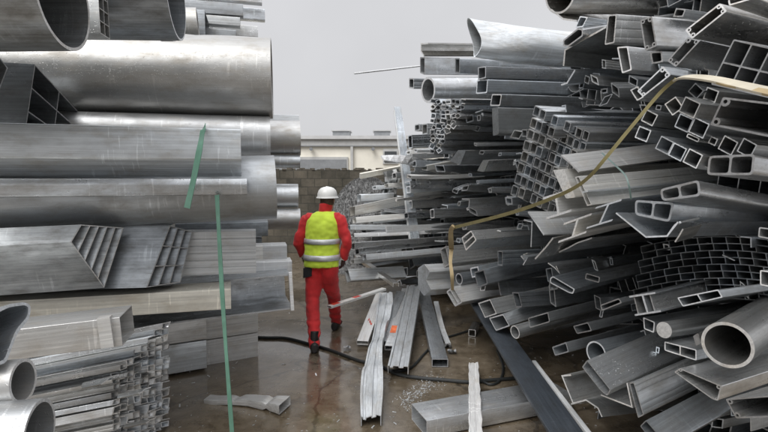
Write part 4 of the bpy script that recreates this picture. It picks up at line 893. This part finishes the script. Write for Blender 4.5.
# ================================================================== straps
def strap_mat(name, c, rough=.4, trans=0.0):
    m = flat(name, c, rough, .15, 12, .1); m.node_tree.nodes['Principled BSDF'].inputs['Transmission Weight'].default_value = trans; return m
green = strap_mat('green_strap', (.13, .27, .20), .35); olive = strap_mat('olive_strap', (.22, .19, .085), .6); pale = strap_mat('worn_cream_strap', (.46, .42, .33), .6); tan = strap_mat('frayed_tan_strap', (.34, .26, .14), .7)
def ribbon(name, pts, wds, m, lab, side=None, th=.0025, k=6, cat='strap', parent=None):
    P = smooth_path(pts, k); n_ = len(P); V, Fc = [], []
    for i, p in enumerate(P):
        f = i / (n_ - 1) * (len(wds) - 1); a = int(min(f, len(wds) - 2)); wd = wds[a] + (wds[a + 1] - wds[a]) * (f - a)
        d = (P[min(i + 1, n_ - 1)] - P[max(i - 1, 0)]).normalized(); view = side or (p - CAM).normalized()
        y = d.cross(view).normalized(); nn = y.cross(d)
        y = y * (wd / 2); t = nn * th
        V += [p - y - t, p + y - t, p + y + t, p - y + t]
    for i in range(n_ - 1):
        for q in range(4): Fc.append((i * 4 + q, i * 4 + (q + 1) % 4, i * 4 + 4 + (q + 1) % 4, i * 4 + 4 + q))
    Fc += [(3, 2, 1, 0), tuple((n_ - 1) * 4 + q for q in range(4))]
    o = mesh_obj(name, V, Fc, m, smooth=True, parent=parent)
    return tag(o, lab, cat) if lab else o
vd = Vector((.25, 1, 0)).normalized()
ribbon('packing_strap', [at(204.5, 126, 3.62), at(203.5, 128.5, 3.53), at(202, 135, 3.5), at(199, 152, 3.42), at(193, 182, 3.38), at(187, 208, 3.36)], [.044, .042, .038, .046, .041, .046], green, 'pale green plastic strap tail hanging over the widest pale box profile', vd)
ribbon('packing_strap', [at(217, 195, 3.6), at(218.5, 225, 3.56), at(222, 290, 3.55), at(226, 350, 3.52), at(230, 405, 3.5), at(233, 446, 3.5)], [.036, .028, .036, .026, .034, .034], green, 'long green plastic strap hanging straight down to the ground', vd)
def rp(x, y, d=.88): return at(x, y, Yr(x) * d)
ribbon('lashing_strap', [rp(676, 79, .84), rp(660, 93, .84), rp(632, 126, .80), rp(604, 160, .76), rp(590, 176, .755), rp(574, 188, .76), rp(550, 199, .78), rp(520, 210, .81), rp(490, 218.5, .84), rp(466, 224.5, .865), rp(453, 228.5, .88), rp(451.5, 236, .89), rp(451, 250, .92)], [.016, .016, .017, .018, .022, .028, .032, .036, .04], olive, 'olive yellow lashing strap drawn diagonally across the right pile', None, .003)
ribbon('strap_end', [rp(453.5, 226, .87), rp(451, 231, .87), rp(451, 242, .89), rp(451.5, 249, .92)], [.04, .05, .06, .05], tan, 'frayed brown knotted end of the lashing strap, hanging down', None, .012)
ribbon('strap_end', [rp(451.5, 248, .915), rp(450.5, 262, .89), rp(452, 276, .88), rp(452.5, 290, .9)], [.05, .035, .04, .03], tan, 'lower brown strap tail hanging from the knotted end over the beams', None, .004)
cs = ribbon('cream_strap', [rp(674, 80.5, .83), rp(682, 77.5, .83), rp(695, 77, .83), rp(715, 79.5, .83), rp(740, 85, .83), rp(775, 93, .83), rp(800, 98, .83)], [.016, .036, .05, .052, .062, .07], pale, 'worn cream strap folded over the tubes near the right edge', Vector((.1, .8, -.6)), .004)
ribbon('frayed_patch', [rp(712, 80.6, .825), rp(735, 85.5, .825), rp(765, 92, .825), rp(790, 97, .825)], [.016, .04, .03, .045, .03], tan, None, Vector((.1, .8, -.6)), .004, parent=cs)
ribbon('green_cord', [rp(602, 153, .80), rp(615, 165, .79), rp(625, 175, .79), rp(629, 186, .79), rp(631, 199, .80)], [.008, .008], strap_mat('dull_green_cord', (.10, .15, .14), .5), 'faint green strap scrap drooping over the two-faced profile', None, .002)
# ================================================================== the worker
def loft(rings, V, Fc, n=20):
    """rings: (centre, radius a, radius b, axis direction, side direction); appends a closed loft"""
    b0 = len(V)
    for (c, ra, rb, ax, sd) in rings:
        ax = Vector(ax).normalized(); s = Vector(sd); s = (s - ax * s.dot(ax)).normalized(); f = ax.cross(s)
        for k in range(n):
            t = 2 * math.pi * k / n; V.append(Vector(c) + s * (ra * math.cos(t)) + f * (rb * math.sin(t)))
    for i in range(len(rings) - 1):
        for k in range(n): Fc.append((b0 + i * n + k, b0 + i * n + (k + 1) % n, b0 + (i + 1) * n + (k + 1) % n, b0 + (i + 1) * n + k))
    Fc.append(tuple(b0 + k for k in range(n))[::-1]); Fc.append(tuple(b0 + (len(rings) - 1) * n + k for k in range(n)))
def limb(pts, V, Fc, n=16, sd=(1, 0, 0), sub=4):
    P = smooth_path([Vector(p[0]) for p in pts], sub); rr = []
    for i in range(len(pts) - 1):
        for j in range(sub):
            t = j / sub; rr.append(tuple(pts[i][k] * (1 - t) + pts[i + 1][k] * t for k in (1, 2)))
    rr.append((pts[-1][1], pts[-1][2])); rings = []
    for i, p in enumerate(P):
        ax = P[min(i + 1, len(P) - 1)] - P[max(i - 1, 0)]; rings.append((p, rr[i][0], rr[i][1], ax, sd if abs(ax.normalized().dot(Vector(sd))) < .9 else (0, 1, 0)))
    loft(rings, V, Fc, n)
def blend_mesh(name, V, Fc, mat, parent, voxel=.012, smooth_it=4, warp=None):
    me = bpy.data.meshes.new(name); me.from_pydata([tuple(v) for v in V], [], Fc)
    o = bpy.data.objects.new(name, me); col.objects.link(o)
    r = o.modifiers.new('r', 'REMESH'); r.mode = 'VOXEL'; r.voxel_size = voxel
    s = o.modifiers.new('s', 'SMOOTH'); s.iterations = smooth_it; s.factor = .5
    dg = bpy.context.evaluated_depsgraph_get(); m2 = bpy.data.meshes.new_from_object(o.evaluated_get(dg)); o.modifiers.clear(); o.data = m2
    if warp:
        nn = [v.normal.copy() for v in m2.vertices]
        for v, q in zip(m2.vertices, nn): v.co = v.co + q * warp(v.co)
    m2.materials.clear(); m2.materials.append(mat); m2.polygons.foreach_set('use_smooth', [True] * len(m2.polygons)); m2.update()
    o.parent = parent; return o
def cloth(name, c, rough=.8, var=.28):
    m = flat(name, c, rough, var, 6, .5); b = m.node_tree.nodes['Principled BSDF']; b.inputs['Sheen Weight'].default_value = .15; return m
redc = cloth('red_workwear', (.58, .022, .024)); limec = cloth('lime_hi_vis', (.62, .80, .06), .75, .14)
silver = flat('silver_reflective_tape', (.62, .63, .63), .35, .08, 60, .1, metal=.3); blk = flat('black_cloth', (.02, .02, .022), .7); skin = flat('skin', (.50, .30, .21), .5, .08, 20)
helm = flat('white_helmet_plastic', (.80, .80, .77), .3, .04, 5, .02); bootm = flat('worn_black_leather', (.025, .023, .022), .5, .3, 20); glovem = flat('dark_work_glove', (.07, .035, .033), .8, .3, 25); hairm = flat('brown_hair', (.09, .06, .04), .7, .3, 60)
lf = gp(316, 350, 0); PY = lf.y + .38; px0 = at(321.5, 250, PY).x
pr = empty('person', (px0, PY, 0), 'worker seen from behind in red workwear, lime hi-vis vest and white helmet, walking away', 'person', R(-9))
W = lambda x, y, z: Vector((x, y, z))
lfx, lfy = lf.x - px0 + .0, -.38
HIP, CH, NK, HD = W(0, 0, .93), W(.0, .05, 1.28), W(.02, .09, 1.50), W(.045, .12, 1.655)
torso = [(W(0, .0, .86), .165, .12), (W(0, 0, .95), .175, .125), (W(0, .02, 1.08), .160, .11), (W(.0, .04, 1.24), .178, .12), (W(.01, .06, 1.38), .19, .115), (W(.012, .075, 1.455), .14, .09), (W(.02, .085, 1.51), .065, .065)]
LS, LE, LH = W(-.185, .06, 1.43), W(-.285, .02, 1.18), W(-.265, .13, .985)
RS, RE, RH = W(.20, .06, 1.43), W(.30, .02, 1.18), W(.245, .10, .965)
LK, LA = W(-.085, -.10, .50), W(lfx + .05, -.40, .10)
RK, RA = W(.085, .20, .51), W(.055, .44, .10)
def body_limbs(V, Fc, g=0.0, arms=True, legs=True):
    if arms:
        for S, E, H in ((LS, LE, LH), (RS, RE, RH)):
            sx_ = -1 if S.x < 0 else 1
            limb([(S - W(sx_ * .06, 0, .0), .062 + g, .062 + g), (S, .062 + g, .064 + g), ((S + E) / 2, .052 + g, .054 + g), (E, .044 + g, .046 + g), (E * .55 + H * .45, .042 + g, .042 + g), (H, .031 + g, .031 + g)], V, Fc)
    if legs:
        for hx, K, A in ((-.088, LK, LA), (.088, RK, RA)):
            limb([(W(hx, 0, .93), .095 + g, .10 + g), (W(hx * 1.02, 0, .82), .093 + g, .10 + g), (W(hx, 0, .7) * .6 + K * .4 + W(0, 0, .02), .078 + g, .084 + g), (K, .060 + g, .064 + g), (K * .6 + A * .4, .056 + g, .062 + g), (A, .042 + g, .046 + g)] + ([(A + W(0, .0, -.022), .040 + g, .044 + g)] if g > .01 else []), V, Fc)
def head(V, Fc, c):
    loft([(c + W(0, .0, -.125), .035, .04, (0, 0, 1), (1, 0, 0)), (c + W(0, .02, -.105), .058, .07, (0, 0, 1), (1, 0, 0)), (c + W(0, .015, -.06), .068, .088, (0, 0, 1), (1, 0, 0)), (c + W(0, .005, 0), .075, .097, (0, 0, 1), (1, 0, 0)), (c + W(0, 0, .06), .072, .095, (0, 0, 1), (1, 0, 0)), (c + W(0, 0, .10), .045, .06, (0, 0, 1), (1, 0, 0)), (c + W(0, 0, .115), .012, .02, (0, 0, 1), (1, 0, 0))], V, Fc)
    loft([(c + W(0, .095, .015), .010, .012, (0, 0, -1), (1, 0, 0)), (c + W(0, .108, -.015), .014, .02, (0, 0, -1), (1, 0, 0)), (c + W(0, .10, -.032), .016, .016, (0, 0, -1), (1, 0, 0))], V, Fc, 10)
    for s in (-1, 1): loft([(c + W(s * .076, -.005, -.035), .006, .012, (0, 0, 1), (1, 0, 0)), (c + W(s * .082, -.008, -.005), .009, .02, (0, 0, 1), (1, 0, 0)), (c + W(s * .080, -.008, .025), .006, .013, (0, 0, 1), (1, 0, 0))], V, Fc, 10)
    loft([(c + W(-.026, .094, -.062), .006, .006, (1, 0, 0), (0, 0, 1)), (c + W(0, .101, -.062), .008, .008, (1, 0, 0), (0, 0, 1)), (c + W(.026, .094, -.062), .006, .006, (1, 0, 0), (0, 0, 1))], V, Fc, 8)
V, Fc = [], []
loft([(c, a, b, (0, 0, 1), (1, 0, 0)) for c, a, b in torso], V, Fc, 24)
limb([(NK - W(0, .0, .05), .058, .06), (NK + W(.01, .012, .05), .054, .056), (HD - W(0, 0, .06), .05, .052)], V, Fc); head(V, Fc, HD); body_limbs(V, Fc, -.006)
body = blend_mesh('body', V, Fc, skin, pr, .011, 3)
# trousers
fold = lambda a, sx_, sz: (lambda p: a * (noise.noise((p.x * sx_ + 3, p.y * sx_, p.z * sz)) + .5 * noise.noise((p.x * sx_ * 2.3, p.y * sx_ * 2.3, p.z * sz * 2 + 8))))
V, Fc = [], []; loft([(W(0, 0, .86), .158, .125, (0, 0, 1), (1, 0, 0)), (W(0, 0, .93), .178, .13, (0, 0, 1), (1, 0, 0)), (W(0, .01, 1.03), .17, .122, (0, 0, 1), (1, 0, 0))], V, Fc, 24); body_limbs(V, Fc, .022, arms=False)
tr = blend_mesh('trousers', V, Fc, redc, pr, .012, 4, lambda p: fold(.008, 7, 12)(p) + .007 * math.sin(p.z * 38 + p.x * 30 + 5 * noise.noise((p.x * 5, p.y * 5, p.z * 4))) * max(0, noise.noise((p.x * 6, p.y * 4, p.z * 5 + 2)) + .25) + (.004 * math.sin(p.z * 75 + p.x * 12) if p.z < .32 else 0) + (.003 * math.sin(p.z * 60 + p.y * 20) if .44 < p.z < .56 else 0))
V, Fc = [], []
loft([(c, a + .018, b + .02, (0, 0, 1), (1, 0, 0)) for c, a, b in torso[1:-1]] + [(W(.02, .088, 1.515), .082, .084, (0, 0, 1), (1, 0, 0)), (W(.034, .10, 1.622), .080, .092, (0, 0, 1), (1, 0, 0))], V, Fc, 24); body_limbs(V, Fc, .020, legs=False)
jk = blend_mesh('jacket', V, Fc, redc, pr, .012, 4, fold(.012, 10, 11))
V, Fc = [], []
vr = [(W(0, .0, .885), .212, .170), (W(0, 0, .98), .212, .170), (W(0, .02, 1.08), .206, .165), (W(.0, .04, 1.22), .212, .170), (W(.01, .06, 1.34), .222, .172), (W(.012, .07, 1.42), .218, .160), (W(.016, .08, 1.49), .175, .136), (W(.02, .088, 1.53), .105, .108)]
loft([(c, a, b, (0, 0, 1), (1, 0, 0)) for c, a, b in vr], V, Fc, 32)
vs = blend_mesh('vest', V, Fc, limec, pr, .012, 3, fold(.013, 9, 11))
def band(z0, z1, name='reflective_band'):
    V, Fc = [], []; n = 40; rows = []
    for z in (z0, (z0 + z1) / 2, z1):
        i = max(k for k in range(len(vr) - 1) if vr[k][0].z <= z); t = (z - vr[i][0].z) / (vr[i + 1][0].z - vr[i][0].z)
        c = vr[i][0].lerp(vr[i + 1][0], t); a = vr[i][1] * (1 - t) + vr[i + 1][1] * t; b = vr[i][2] * (1 - t) + vr[i + 1][2] * t; rows.append((c, a + .004, b + .004, (0, 0, 1), (1, 0, 0)))
    b0 = 0
    for (c, ra, rb, _, _) in rows:
        for k in range(n):
            t = 2 * math.pi * k / n; p = W(c.x + ra * math.cos(t), c.y + rb * math.sin(t), c.z)
            nrm = W(math.cos(t), math.sin(t), 0); V.append(p + nrm * (fold(.013, 9, 11)(p) + .003))
    for r_ in range(2):
        for k in range(n): Fc.append((r_ * n + k, r_ * n + (k + 1) % n, (r_ + 1) * n + (k + 1) % n, (r_ + 1) * n + k))
    o = mesh_obj(name, V, Fc, silver, smooth=True, parent=vs)
    m = o.modifiers.new('thick', 'SOLIDIFY'); m.thickness = .006; m.offset = 0
band(1.155, 1.215); band(.965, 1.03)
# wrist bands, gloves with fingers
for S, E, H, sg in ((LS, LE, LH, -1), (RS, RE, RH, 1)):
    d = (H - E).normalized(); V, Fc = [], []
    loft([(H - d * .045, .056, .056, d, (1, 0, 0)), (H - d * .005, .053, .053, d, (1, 0, 0))], V, Fc, 20); mesh_obj('cuff', V, Fc, flat('pale_cuff', (.7, .68, .66), .7), smooth=True, parent=jk)
    V, Fc = [], []
    loft([(H - d * .03, .036, .03, d, (0, 1, 0)), (H + d * .02, .042, .026, d, (0, 1, 0)), (H + d * .065, .047, .024, d, (0, 1, 0)), (H + d * .095, .044, .02, d, (0, 1, 0))], V, Fc, 16)
    s = Vector((0, 1, 0)); s = (s - d * s.dot(d)).normalized(); inn = W(-sg, 0, 0); inn = (inn - d * inn.dot(d)).normalized()
    for k, ln in enumerate((.070, .080, .075, .058)):
        r0 = H + d * .085 + s * (.033 - k * .022)
        limb([(r0, .0105, .0105), (r0 + d * ln * .45 + inn * .008, .0098, .0098), (r0 + d * ln * .75 + inn * .028, .0092, .0092), (r0 + d * ln * .85 + inn * .05, .0078, .0078)], V, Fc, 8, sub=2)
    t0 = H + d * .02 + s * .038
    limb([(t0, .013, .013), (t0 + d * .035 + s * .022 + inn * .012, .0115, .0115), (t0 + d * .065 + s * .022 + inn * .03, .009, .009)], V, Fc, 8, sub=2)
    blend_mesh('glove', V, Fc, glovem, pr, .005, 1)
# boots
for A, toe in ((LA, W(-.28, 1, -.06)), (RA, W(.0, 1, .18))):
    V, Fc = [], []; f = W(toe.x, toe.y, 0).normalized(); tl = toe.z; base = W(A.x, A.y, 0.0)
    lift = W(0, 0, .012)
    pt = lambda y, z: base + f * y + W(0, 0, z + max(0, (-y if tl < 0 else y)) * abs(tl) * (.35)) 
    loft([(pt(-.105, .05), .036, .05, f, (1, 0, 0)), (pt(-.075, .052), .048, .058, f, (1, 0, 0)), (pt(0, .055), .05, .058, f, (1, 0, 0)), (pt(.07, .048), .046, .045, f, (1, 0, 0)), (pt(.13, .04), .050, .036, f, (1, 0, 0)), (pt(.18, .034), .042, .028, f, (1, 0, 0)), (pt(.2, .03), .02, .018, f, (1, 0, 0))], V, Fc, 18)
    limb([(base + W(0, 0, .06), .048, .052), (A + W(0, 0, .05), .046, .052), (A + W(0, .01, .12), .046, .05)], V, Fc)
    bt = blend_mesh('boot', V, Fc, bootm, pr, .008, 2)
# helmet, hair
V, Fc = [], []; hc_ = HD + W(0, -.005, .035); prof = [(.118, 0.0, .142), (.119, .012, .142), (.117, .05, .138), (.103, .088, .122), (.075, .115, .092), (.04, .128, .05), (.008, .131, .012)]
loft([(hc_ + W(0, 0, z), a * .98, b, (0, 0, 1), (1, 0, 0)) for a, z, b in prof], V, Fc, 36)
hm = mesh_obj('helmet', V, Fc, helm, smooth=True, parent=pr, angle=50)
V, Fc = [], []; loft([(hc_ + W(0, .012, -.004), .132, .162, (0, 0, 1), (1, 0, 0)), (hc_ + W(0, .008, .006), .128, .152, (0, 0, 1), (1, 0, 0)), (hc_ + W(0, 0, .016), .119, .142, (0, 0, 1), (1, 0, 0))], V, Fc, 36); mesh_obj('brim', V, Fc, helm, smooth=True, parent=hm)
V, Fc = [], []; loft([(hc_ + W(0, .0, z), a, b, (1, 0, 0), (0, 1, 0)) for a, b, z in ()] or [(hc_ + W(-.013, 0, .0), .13, .135, (1, 0, 0), (0, 1, 0)), (hc_ + W(.013, 0, .0), .13, .135, (1, 0, 0), (0, 1, 0))], V, Fc, 36)
V = [v if v.z > hc_.z + .02 else W(v.x, hc_.y + (v.y - hc_.y) * .9, hc_.z + .02) for v in V]; mesh_obj('crown_ridge', V, Fc, helm, smooth=True, parent=hm)
V, Fc = [], []; loft([(HD + W(0, -.022, -.05), .068, .076, (0, 0, 1), (1, 0, 0)), (HD + W(0, -.02, -.04), .079, .084, (0, 0, 1), (1, 0, 0)), (HD + W(0, -.012, .0), .083, .094, (0, 0, 1), (1, 0, 0)), (HD + W(0, -.01, .05), .082, .096, (0, 0, 1), (1, 0, 0))], V, Fc, 24); mesh_obj('hair', V, Fc, hairm, smooth=True, parent=pr)
# black pocket patch and small white marks on the trousers
def patch(name, pts, m, parent):
    Rm = Matrix.Rotation(R(9), 3, "Z"); P = [Rm @ (p - W(px0, PY, 0)) for p in pts]; n = len(P); V = P + [p - W(0, .012, 0) for p in P]
    Fc = [tuple(range(n)), tuple(range(n, 2 * n))[::-1]] + [(i, (i + 1) % n, n + (i + 1) % n, n + i) for i in range(n)]; mesh_obj(name, V, Fc, m, parent=parent)
yy = PY - .105
patch('pocket_flap', [at(303.5, 268, yy + .03), at(312, 266.5, yy), at(312, 276, yy), at(303.5, 278, yy + .03)], blk, tr)
